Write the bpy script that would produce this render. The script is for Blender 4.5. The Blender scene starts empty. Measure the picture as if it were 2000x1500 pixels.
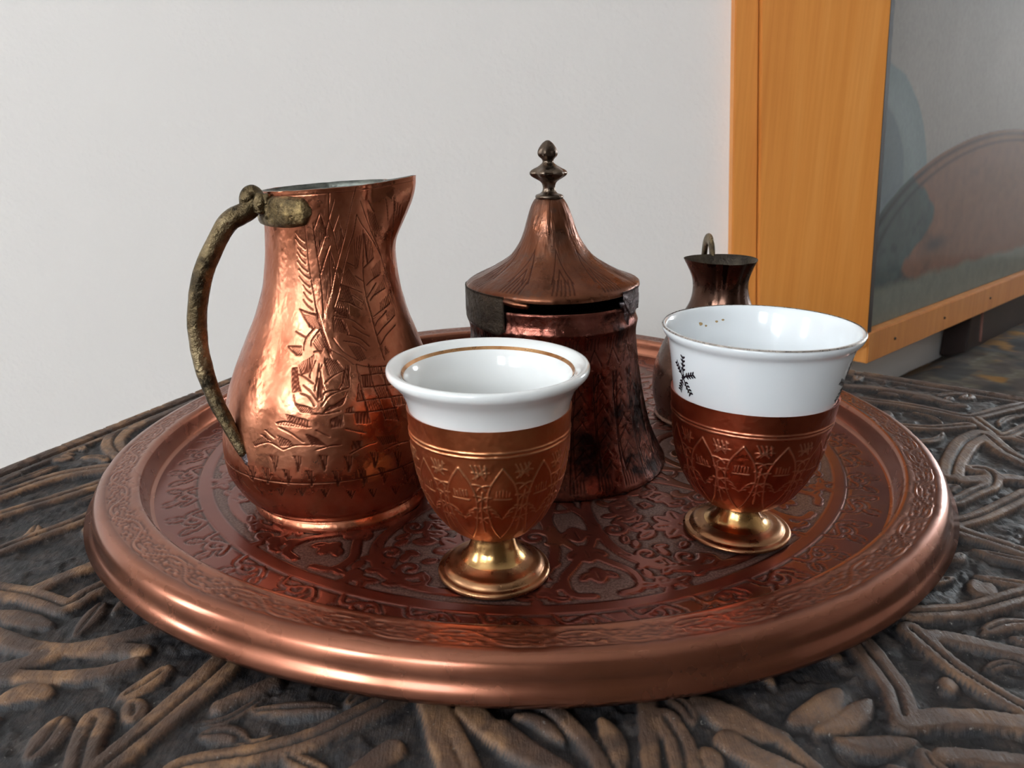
import bpy, bmesh, math, random
import numpy as np
from mathutils import Vector, Matrix
random.seed(7); RNG=np.random.default_rng(7)
scene=bpy.context.scene
COL=scene.collection
# ------------------------------------------------------------------ camera
CAM_LOC=(-.0037,-.2947,.1242); PITCH=.315; ROLL=-.008
cd=bpy.data.cameras.new('camera'); cam=bpy.data.objects.new('camera',cd); COL.objects.link(cam)
cd.sensor_width=36; cd.sensor_fit='HORIZONTAL'; cd.lens=27.0; cd.clip_start=.01; cd.clip_end=50
cd.dof.use_dof=True; cd.dof.focus_distance=.25; cd.dof.aperture_fstop=34
_r=Vector((1,0,0)); _f=Vector((0,math.cos(PITCH),-math.sin(PITCH))); _u=_r.cross(_f)
_r2=_r*math.cos(ROLL)+_u*math.sin(ROLL); _u2=-_r*math.sin(ROLL)+_u*math.cos(ROLL)
cam.matrix_world=Matrix(((_r2.x,_u2.x,-_f.x,CAM_LOC[0]),(_r2.y,_u2.y,-_f.y,CAM_LOC[1]),(_r2.z,_u2.z,-_f.z,CAM_LOC[2]),(0,0,0,1)))
scene.camera=cam
# ------------------------------------------------------------------ world, light, exposure
scene.view_settings.view_transform='Standard'; scene.view_settings.look='None'
scene.view_settings.exposure=0.0; scene.view_settings.gamma=1.0; scene.view_settings.use_curve_mapping=False
w=bpy.data.worlds.new('world'); scene.world=w; w.use_nodes=True
w.node_tree.nodes['Background'].inputs[0].default_value=(.75,.85,1,1); w.node_tree.nodes['Background'].inputs[1].default_value=.5
WINDOW_STRENGTH=27.0        # daylight in the room's windows
# ------------------------------------------------------------------ helpers
def lin(c):
    c=np.asarray(c,float)/255.0
    return np.where(c<=.04045,c/12.92,((c+.055)/1.055)**2.4)
def L4(r,g,b): return tuple(lin((r,g,b)))+(1,)
def tag(o,label=None,cat=None,group=None,kind=None):
    if label: o['label']=label
    if cat: o['category']=cat
    if group: o['group']=group
    if kind: o['kind']=kind
    return o
def thing(name,label,cat,loc=(0,0,0),group=None):
    o=bpy.data.objects.new(name,None); o.empty_display_size=.02; COL.objects.link(o); o.location=loc
    return tag(o,label,cat,group)
def link(name,me,mats,parent=None):
    o=bpy.data.objects.new(name,me); COL.objects.link(o)
    for m in (mats if isinstance(mats,(list,tuple)) else [mats]): me.materials.append(m)
    if parent is not None:
        o.parent=parent; o.matrix_parent_inverse=Matrix.Translation(-Vector(parent.location))
    return o
def mesh_np(name,V,Q,smooth=True,attrs=None,matidx=None):
    """V (n,3), Q (m,4) quads (tri when last two equal is not used)"""
    me=bpy.data.meshes.new(name); V=np.ascontiguousarray(V,np.float32); Q=np.ascontiguousarray(Q,np.int32)
    me.vertices.add(len(V)); me.vertices.foreach_set('co',V.ravel())
    k=Q.shape[1]; me.loops.add(Q.size); me.loops.foreach_set('vertex_index',Q.ravel())
    me.polygons.add(len(Q)); me.polygons.foreach_set('loop_start',np.arange(len(Q),dtype=np.int32)*k)
    me.polygons.foreach_set('use_smooth',np.full(len(Q),smooth))
    if matidx is not None: me.polygons.foreach_set('material_index',np.ascontiguousarray(matidx,np.int32))
    me.update(calc_edges=True)
    for n,a in (attrs or {}).items():
        if a.ndim==1:
            t=me.attributes.new(n,'FLOAT','POINT'); t.data.foreach_set('value',np.ascontiguousarray(a,np.float32))
        else:
            t=me.attributes.new(n,'FLOAT_COLOR','POINT'); c=np.ones((len(a),4),np.float32); c[:,:3]=a; t.data.foreach_set('color',c.ravel())
    me.validate()
    return me
def grid_quads(nr,nc,wrap=False):
    i=np.arange(nr-1)[:,None]; j=np.arange(nc if wrap else nc-1)[None,:]; j2=(j+1)%nc
    return np.stack([i*nc+j,i*nc+j2,(i+1)*nc+j2,(i+1)*nc+j],-1).reshape(-1,4)
def catmull(P,n):
    """resample polyline of any dimension with a Catmull-Rom curve, n points, by arc length"""
    P=np.asarray(P,float)
    if len(P)<3: 
        t=np.linspace(0,1,n)[:,None]; return P[0]*(1-t)+P[-1]*t
    E=np.vstack([2*P[0]-P[1],P,2*P[-1]-P[-2]]); out=[]
    for i in range(1,len(E)-2):
        t=np.linspace(0,1,12,endpoint=False)[:,None]; a,b,c,d=E[i-1],E[i],E[i+1],E[i+2]
        out.append(.5*((2*b)+(c-a)*t+(2*a-5*b+4*c-d)*t**2+(3*b-a-3*c+d)*t**3))
    out=np.vstack(out+[P[-1:]]); s=np.r_[0,np.cumsum(np.linalg.norm(np.diff(out,axis=0),axis=1))]
    q=np.linspace(0,s[-1],n); return np.stack([np.interp(q,s,out[:,k]) for k in range(out.shape[1])],1)
def sstep(a,b,x): t=np.clip((x-a)/(b-a),0,1); return t*t*(3-2*t)
def _hash(ix,iy,seed):
    h=(ix.astype(np.int64)*374761393+iy.astype(np.int64)*668265263+seed*974634777)&0x7fffffff
    h=((h^(h>>13))*1274126177)&0x7fffffff
    return ((h^(h>>16))&0xffff)/65535.0
def vnoise(x,y,seed=0):
    ix=np.floor(x).astype(np.int64); iy=np.floor(y).astype(np.int64); fx=x-ix; fy=y-iy; fx=fx*fx*(3-2*fx); fy=fy*fy*(3-2*fy)
    a=_hash(ix,iy,seed);b=_hash(ix+1,iy,seed);c=_hash(ix,iy+1,seed);d=_hash(ix+1,iy+1,seed)
    return (a*(1-fx)+b*fx)*(1-fy)+(c*(1-fx)+d*fx)*fy
def fbm(x,y,seed=0,o=4):
    s=0;a=.5;n=0
    for k in range(o): s=s+a*vnoise(x*2**k,y*2**k,seed+k*17); n+=a; a*=.5
    return s/n
class Field:
    """signed distance raster of variable-width strokes (negative inside)"""
    def __init__(s,x0,x1,y0,y1,res,pad=.0015):
        s.x0,s.y0,s.res,s.pad=x0,y0,res,pad; s.nx=int((x1-x0)/res)+2; s.ny=int((y1-y0)/res)+2
        s.S=np.full((s.ny,s.nx),pad,np.float32)
        s.X=(x0+np.arange(s.nx)*res).astype(np.float32); s.Y=(y0+np.arange(s.ny)*res).astype(np.float32)
    def stroke(s,P,w):
        P=np.asarray(P,float); W=np.broadcast_to(np.asarray(w,float),(len(P),))
        for k in range(len(P)-1):
            (ax,ay),(bx,by)=P[k,:2],P[k+1,:2]; wa,wb=W[k],W[k+1]; m=max(wa,wb)+s.pad
            i0=max(0,int((min(ax,bx)-m-s.x0)/s.res)); i1=min(s.nx,int((max(ax,bx)+m-s.x0)/s.res)+2)
            j0=max(0,int((min(ay,by)-m-s.y0)/s.res)); j1=min(s.ny,int((max(ay,by)+m-s.y0)/s.res)+2)
            if i0>=i1 or j0>=j1: continue
            dx,dy=bx-ax,by-ay; l2=dx*dx+dy*dy+1e-16
            X=s.X[i0:i1][None,:]-ax; Y=s.Y[j0:j1][:,None]-ay
            t=np.clip((X*dx+Y*dy)/l2,0,1)
            d=np.sqrt((X-t*dx)**2+(Y-t*dy)**2)-(wa+(wb-wa)*t)
            v=s.S[j0:j1,i0:i1]; np.minimum(v,d,out=v)
    def sample(s,x,y):
        u=np.clip((x-s.x0)/s.res,0,s.nx-1.001); v=np.clip((y-s.y0)/s.res,0,s.ny-1.001)
        i=u.astype(int); j=v.astype(int); fu=u-i; fv=v-j; S=s.S
        return (S[j,i]*(1-fu)+S[j,i+1]*fu)*(1-fv)+(S[j+1,i]*(1-fu)+S[j+1,i+1]*fu)*fv
# ---- materials
def new_mat(name):
    m=bpy.data.materials.new(name); m.use_nodes=True; nt=m.node_tree; b=nt.nodes['Principled BSDF']; return m,nt,b
def N(nt,t,**k):
    n=nt.nodes.new(t)
    for a,v in k.items():
        if a.startswith('i_'): n.inputs[int(a[2:])].default_value=v
        else: setattr(n,a,v)
    return n
def ramp(nt,fac,stops):
    r=nt.nodes.new('ShaderNodeValToRGB'); nt.links.new(fac,r.inputs[0]); e=r.color_ramp.elements
    while len(e)<len(stops): e.new(.5)
    for q,(p,c) in zip(e,stops): q.position=p; q.color=c
    return r.outputs[0]
def noise(nt,scale,detail=4,rough=.6,vec=None,dist=0):
    n=nt.nodes.new('ShaderNodeTexNoise'); n.inputs['Scale'].default_value=scale; n.inputs['Detail'].default_value=detail; n.inputs['Roughness'].default_value=rough; n.inputs['Distortion'].default_value=dist
    if vec is None:
        tc=nt.nodes.new('ShaderNodeTexCoord'); vec=tc.outputs['Object']
    nt.links.new(vec,n.inputs['Vector']); return n.outputs['Fac']
def mapped(nt,scale):
    tc=nt.nodes.new('ShaderNodeTexCoord'); mp=nt.nodes.new('ShaderNodeMapping'); mp.inputs['Scale'].default_value=scale
    nt.links.new(tc.outputs['Object'],mp.inputs['Vector']); return mp.outputs['Vector']
def mixc(nt,fac,a,b,mode='MIX'):
    m=nt.nodes.new('ShaderNodeMix'); m.data_type='RGBA'; m.blend_type=mode
    for s,v in ((0,fac),(6,a),(7,b)):
        if hasattr(v,'is_linked'): nt.links.new(v,m.inputs[s])
        else: m.inputs[s].default_value=v
    return m.outputs[2]
def maprange(nt,v,a,b,c,d):
    m=nt.nodes.new('ShaderNodeMapRange'); nt.links.new(v,m.inputs[0])
    for i,x in enumerate((a,b,c,d)): m.inputs[i+1].default_value=x
    return m.outputs[0]
def bump(nt,b,h,dist,strength=1.0):
    n=nt.nodes.new('ShaderNodeBump'); n.inputs['Distance'].default_value=dist; n.inputs['Strength'].default_value=strength
    nt.links.new(h,n.inputs['Height']); nt.links.new(n.outputs[0],b.inputs['Normal'])
def attr(nt,name):
    a=nt.nodes.new('ShaderNodeAttribute'); a.attribute_name=name; return a
def metal(name,cols,rough=(.25,.42),scale=60,metallic=1.0,eng=None,engrough=.55,bumpd=.00008,coat=0,spots=None):
    """cols: ramp stops of the base colour over noise; eng: colour of the engraved lines (attribute 'eng')"""
    m,nt,b=new_mat(name)
    n1=noise(nt,scale,6,.65); c=ramp(nt,n1,cols)
    if spots:
        n2=noise(nt,spots[0],5,.7); f=maprange(nt,n2,spots[1],spots[2],0,1); c=mixc(nt,f,c,spots[3])
    r=maprange(nt,noise(nt,scale*2.3,4),.35,.65,rough[0],rough[1])
    if eng:
        a=attr(nt,'eng').outputs['Fac']; c=mixc(nt,a,c,eng)
        mm=nt.nodes.new('ShaderNodeMix'); nt.links.new(a,mm.inputs[0]); nt.links.new(r,mm.inputs[2]); mm.inputs[3].default_value=engrough; r=mm.outputs[0]
    nt.links.new(c,b.inputs['Base Color']); nt.links.new(r,b.inputs['Roughness']); b.inputs['Metallic'].default_value=metallic
    if coat: b.inputs['Coat Weight'].default_value=coat; b.inputs['Coat Roughness'].default_value=.15
    bump(nt,b,noise(nt,scale*5,5),bumpd)
    return m
def simple(name,col,rough=.5,metallic=0,nscale=30,var=.12,bumpd=0,bs=200):
    m,nt,b=new_mat(name); n=noise(nt,nscale,4)
    c0=tuple(x*(1-var) for x in col[:3])+(1,); c1=tuple(min(1,x*(1+var)) for x in col[:3])+(1,)
    nt.links.new(ramp(nt,n,[(.3,c0),(.7,c1)]),b.inputs['Base Color']); b.inputs['Roughness'].default_value=rough; b.inputs['Metallic'].default_value=metallic
    if bumpd: bump(nt,b,noise(nt,bs,5),bumpd)
    return m
# ---- shapes
def thetas(center_deg,half_deg,step,coarse=5.0):
    """azimuth columns, fine around the visible side, coarse behind (wraps)"""
    a=np.radians(center_deg-half_deg); b=np.radians(center_deg+half_deg)
    d=np.linspace(a,b,int((b-a)/step)+1); c=np.linspace(b,a+2*math.pi,int((2*math.pi-(b-a))/math.radians(coarse))+2)[1:-1]
    return np.r_[d,c]
def revolve(name,prof,th,mats,parent,disp=None,warp=None,attrs=None,matfn=None,closed_ends=False,smooth=True):
    """prof (n,2) r,z ; disp(TH,S,Z,R)->offset along normal ; warp(x,y,z,TH,R)->xyz"""
    prof=np.asarray(prof,float); n=len(prof); m=len(th)
    T=np.gradient(prof,axis=0); T/=np.linalg.norm(T,axis=1)[:,None]+1e-12; nr=T[:,1]; nz=-T[:,0]
    R=np.repeat(prof[:,0:1],m,1); Z=np.repeat(prof[:,1:2],m,1); TH=np.repeat(th[None,:],n,0)
    A={}
    if disp is not None:
        D,A=disp(TH,Z,R); R=R+D*nr[:,None]; Z=Z+D*nz[:,None]
    R=np.maximum(R,0)
    X=R*np.cos(TH); Y=R*np.sin(TH)
    if warp is not None: X,Y,Z=warp(X,Y,Z,TH,R)
    Q=grid_quads(n,m,True)
    mi=None
    if matfn is not None:
        mi=np.repeat(matfn(np.arange(n-1)),m)
    me=mesh_np(name,np.stack([X,Y,Z],-1).reshape(-1,3),Q,smooth,{k:v.reshape(-1) for k,v in A.items()},mi)
    return link(name,me,mats,parent)
def tube(name,P,ra,rb,mat,parent,seg=16,sub=60,noise_amp=0,up=(0,0,1),caps=True,seed=3):
    """swept oval tube; ra along side, rb along 'up'; radii may be lists"""
    P=np.asarray(P,float); ra=np.broadcast_to(np.asarray(ra,float),(len(P),)); rb=np.broadcast_to(np.asarray(rb,float),(len(P),))
    if len(P)>2: C=catmull(np.c_[P,ra,rb],sub)
    else:
        t=np.linspace(0,1,sub)[:,None]; C=np.c_[P,ra,rb]; C=C[0]*(1-t)+C[1]*t
    T=np.gradient(C[:,:3],axis=0); T/=np.linalg.norm(T,axis=1)[:,None]
    U=np.asarray(up,float)[None,:]; B=np.cross(T,U); B/=np.linalg.norm(B,axis=1)[:,None]+1e-9; Nn=np.cross(B,T)
    a=np.linspace(0,2*math.pi,seg,endpoint=False)
    k=1+noise_amp*(fbm(np.linspace(0,sub*.22,sub)[:,None]+0*a,(a*2.1)[None,:]+0*C[:,:1],seed)-.5)*2
    V=C[:,None,:3]+B[:,None,:]*(C[:,3,None]*np.cos(a)*k)[...,None]+Nn[:,None,:]*(C[:,4,None]*np.sin(a)*k)[...,None]
    V=V.reshape(-1,3); Q=grid_quads(sub,seg,True)
    bm=bmesh.new(); vs=[bm.verts.new(v) for v in V]
    for q in Q: f=bm.faces.new([vs[i] for i in q]); f.smooth=True
    if caps:
        for r in (0,sub-1):
            c=bm.verts.new(C[r,:3]+T[r]*(-1 if r==0 else 1)*min(C[r,3],C[r,4])*.5); ring=[vs[r*seg+i] for i in range(seg)]
            for i in range(seg): f=bm.faces.new((ring[i],ring[(i+1)%seg],c)); f.smooth=True
    bmesh.ops.recalc_face_normals(bm,faces=bm.faces)
    me=bpy.data.meshes.new(name); bm.to_mesh(me); bm.free(); return link(name,me,mat,parent)
def prism(name,poly,z0,z1,mat,parent=None,bevel=0,xyz=None):
    bm=bmesh.new(); lo=[bm.verts.new((x,y,z0)) for x,y in poly]; hi=[bm.verts.new((x,y,z1)) for x,y in poly]; n=len(poly)
    bm.faces.new(lo[::-1]); bm.faces.new(hi)
    for i in range(n): bm.faces.new((lo[i],lo[(i+1)%n],hi[(i+1)%n],hi[i]))
    if xyz:
        for v in bm.verts: v.co=xyz(v.co)
    bmesh.ops.recalc_face_normals(bm,faces=bm.faces)
    if bevel: bmesh.ops.bevel(bm,geom=list(bm.edges),offset=bevel,segments=2,affect='EDGES',profile=.7)
    me=bpy.data.meshes.new(name); bm.to_mesh(me); bm.free(); return link(name,me,mat,parent)
def box(name,c,s,mat,parent=None,bevel=0,xyz=None):
    x,y,z=c; a,b,h=s[0]/2,s[1]/2,s[2]/2
    return prism(name,[(x-a,y-b),(x+a,y-b),(x+a,y+b),(x-a,y+b)],z-h,z+h,mat,parent,bevel,xyz)
# ================================================================== traced ornament (world millimetres, cylinder degrees / millimetres)
JUG_LINES=[[[-98.6,99.87],[-97.3,94.82],[-95.9,88.44],[-93,82.08],[-88.2,73.75],[-83.9,67.29],[-80.4,63.33],[-77.7,60.81]],[[-91,100.13],[-89.5,93.55],[-87.1,87.16],[-85.3,80.77],[-83.7,73.21]],[[-77,108.25],[-78.1,101.05]],[[-73.2,106.24],[-77.7,101.55],[-81.9,96.54],[-88.3,90.49]],[[-77.8,100.8],[-74.5,96.96],[-71.5,91.32]],[[-70,102.21],[-75.2,97.73]],[[-69.8,100.19],[-66.6,95.31]],[[-54.5,109.21],[-61.5,101.31],[-65.8,95.8],[-74.2,86.5],[-78.4,80.16]],[[-54.3,101.92],[-57,97.65],[-62.4,92.66],[-67.7,86.86],[-72.2,80.56],[-76.6,75.59]],[[-54.3,101.92],[-49.5,98.99],[-39.8,95.06],[-30.4,89.39]],[[-50.7,105.39],[-46.6,102.25],[-39.4,97.14],[-31.2,90.5],[-26.4,84.89],[-21.6,78.59],[-21,71.93]],[[-78.2,93.72],[-82.5,89.68],[-86.4,85.63]],[[-78,91.93],[-73.6,86.22],[-72.4,84.41]],[[-85.5,102.86],[-90.5,98.61]],[[-84.8,102.6],[-81,98.05]],[[-48.7,97.42],[-49,92.78],[-50.8,86.32],[-51.1,82.42],[-50.3,77.67],[-48.1,71.82],[-46.8,65.03],[-45.4,59.23]],[[-47.1,96.34],[-46,87.96]],[[-40.8,105.42],[-34.9,101.93]],[[-27.9,105.1],[-24.2,99.24]],[[-22.5,104.95],[-15.6,94.1],[-10.8,85.65]],[[-64.4,88.58],[-58.6,87.38]],[[-58.4,84.53],[-51.8,82.7]],[[-70.5,82.31],[-62.9,81.18],[-53.5,79.38]],[[-61.8,78.95],[-53.8,76.56]],[[-72.5,77.76],[-63.8,76.73],[-55.2,74.56]],[[-39.2,88.99],[-49.9,86.55]],[[-34.1,83.69],[-43.4,82.58],[-49,81.27]],[[-39.2,81.56],[-49.4,77.89]],[[-29.7,79.4],[-41.6,78.25],[-47.5,76.75]],[[-27.1,74.61],[-39.3,73.08],[-46.4,71.98]],[[-107.2,97.54],[-103.9,95.97],[-99.3,94.81]],[[-107.8,95.76],[-103.8,94.01],[-98.7,92.66]],[[-105.9,92.98],[-102.9,91.53],[-98.8,90.48]],[[-106.4,91.57],[-103.1,89.8],[-98.6,88.43]],[[-106.1,89.14],[-102,87.44],[-96.7,86.15]],[[-104.9,86.84],[-100.5,85.28],[-95.2,84.12]],[[-104.8,84.81],[-100.2,83.06],[-94.8,81.69]],[[-100.7,82.29],[-97.9,80.83],[-94,79.78]],[[-100.3,80.25],[-96.9,78.68],[-92.7,77.51]],[[-100.2,78.23],[-96.3,76.55],[-91.6,75.26]],[[-102.7,75.44],[-95.7,74.56],[-88.2,74]],[[-102,75.33],[-88.2,73.63]],[[-102,75.33],[-96.5,72.36],[-90.9,70.16]],[[-89.7,70.4],[-95.2,67.47],[-96.1,64.29]],[[-85.9,69.89],[-90.9,67.23],[-91.5,65.53]],[[-103.5,69.31],[-95.3,67.71]],[[-107.5,65.04],[-97.9,65.24]],[[-107.5,65.04],[-100.4,63.02]],[[-89.2,63.82],[-84.2,64.01]],[[-89.7,76.15],[-86.1,72.36],[-84.1,69.62]],[[-76.7,73.46],[-64,72.03],[-55.2,68.81]],[[-63.8,70.26],[-57.5,67.93],[-52.8,66.63]],[[-68,67.96],[-59.9,66.56],[-54,63.92]],[[-70.7,66.33],[-61.5,65.15],[-56.3,62.81]],[[-32.9,72.76],[-43.3,70.6],[-46.5,69.27]],[[-25,70.76],[-39.2,68.46],[-46.7,66.45]],[[-27.6,68],[-38.7,66.05],[-45.5,63.76]],[[-98.5,57.72],[-93.8,57.05],[-88,55.11]],[[-98.5,57.72],[-97,55.32],[-94.8,52.91]],[[-87.8,61.39],[-90.4,58.02],[-90.4,56.57]],[[-85.5,60.39],[-86.2,57.02],[-87.3,53.14]],[[-83.9,60.13],[-85.4,58.46]],[[-82.4,61.3],[-81.1,59.09],[-79.8,57.13]],[[-82.2,55.01],[-77.3,57.04],[-71.2,58.25]],[[-71.2,58.25],[-72,55.59],[-74.6,53.02]],[[-83.4,50.36],[-81.6,52.53],[-74.1,53]],[[-93.8,54.64],[-89.2,52.68],[-85.7,50.41],[-84.6,50.14]],[[-95,52.41],[-90.5,51.44],[-87,48.94]],[[-98.8,51.86],[-96.9,49.43],[-90.2,48.48],[-88.2,46.97]],[[-83.4,48.87],[-80.2,51.26],[-76,52.34],[-69.3,53.23]],[[-70.4,52.04],[-73.5,48.71],[-78.9,48.74],[-82.4,46.87]],[[-84.9,58.93],[-83.6,55.29],[-82.1,53.3]],[[-88.2,46.73],[-82.4,46.49],[-74.5,47.04]],[[-77.5,67.28],[-71.1,63.39],[-62.8,60.49]],[[-78.7,64.15],[-71.2,61.92],[-65.2,59.4]],[[-64.1,59.59],[-62.8,54.04],[-61.3,48.83],[-59.5,42.42]],[[-56.5,59.05],[-55.6,53.43],[-53,47.98],[-51.1,42.45]],[[-48.8,57.63],[-47.7,52.09],[-45.6,47.07],[-43.3,40.72]],[[-40.1,55.92],[-37.9,50.31],[-36.8,46.06]],[[-61.7,56.2],[-52.6,55.95],[-40.6,55.2]],[[-61.5,52.93],[-53.8,52.48],[-37.2,51.56]],[[-65.5,49.19],[-55.3,49.02],[-37.8,47.85]],[[-71.8,46.37],[-60.9,45.74],[-43.5,44.91]],[[-64.1,59.59],[-56.8,58.32],[-43.3,57.33]],[[-63.8,53.87],[-65.5,49.19]],[[-70,59.66],[-72,55.36]],[[-68.9,59.61],[-68.8,53.46]],[[-119,35.82],[-114,37.16],[-109.1,37.57],[-102.3,35.93]],[[-102.3,35.93],[-96.1,37.47],[-89.4,37.61]],[[-86.1,36.15],[-79,37.09],[-74.5,37.04]],[[-70.1,33.96],[-62.6,35.74],[-57,36.08]],[[-53.5,33.18],[-45.6,33.83],[-38.5,33.39]],[[-105.1,42.47],[-99.1,41.1],[-92.1,38.42]],[[-86.2,41.99],[-79.6,39.77]],[[-112.9,41.14],[-107,39.13]],[[-115.3,39.72],[-109.2,38.16]],[[-71.7,41.72],[-62.3,39.64]],[[-106.8,43.6],[-100.9,44.26],[-88.9,42.83]],[[-138,26.81],[-131.6,22.79]],[[-130.2,23.05],[-125.3,20.78]],[[-125.1,26.85],[-121.8,24.5]],[[-120.5,22.78],[-116.1,20.49]],[[-141.5,22.16],[-136.4,21.79]]]
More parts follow.
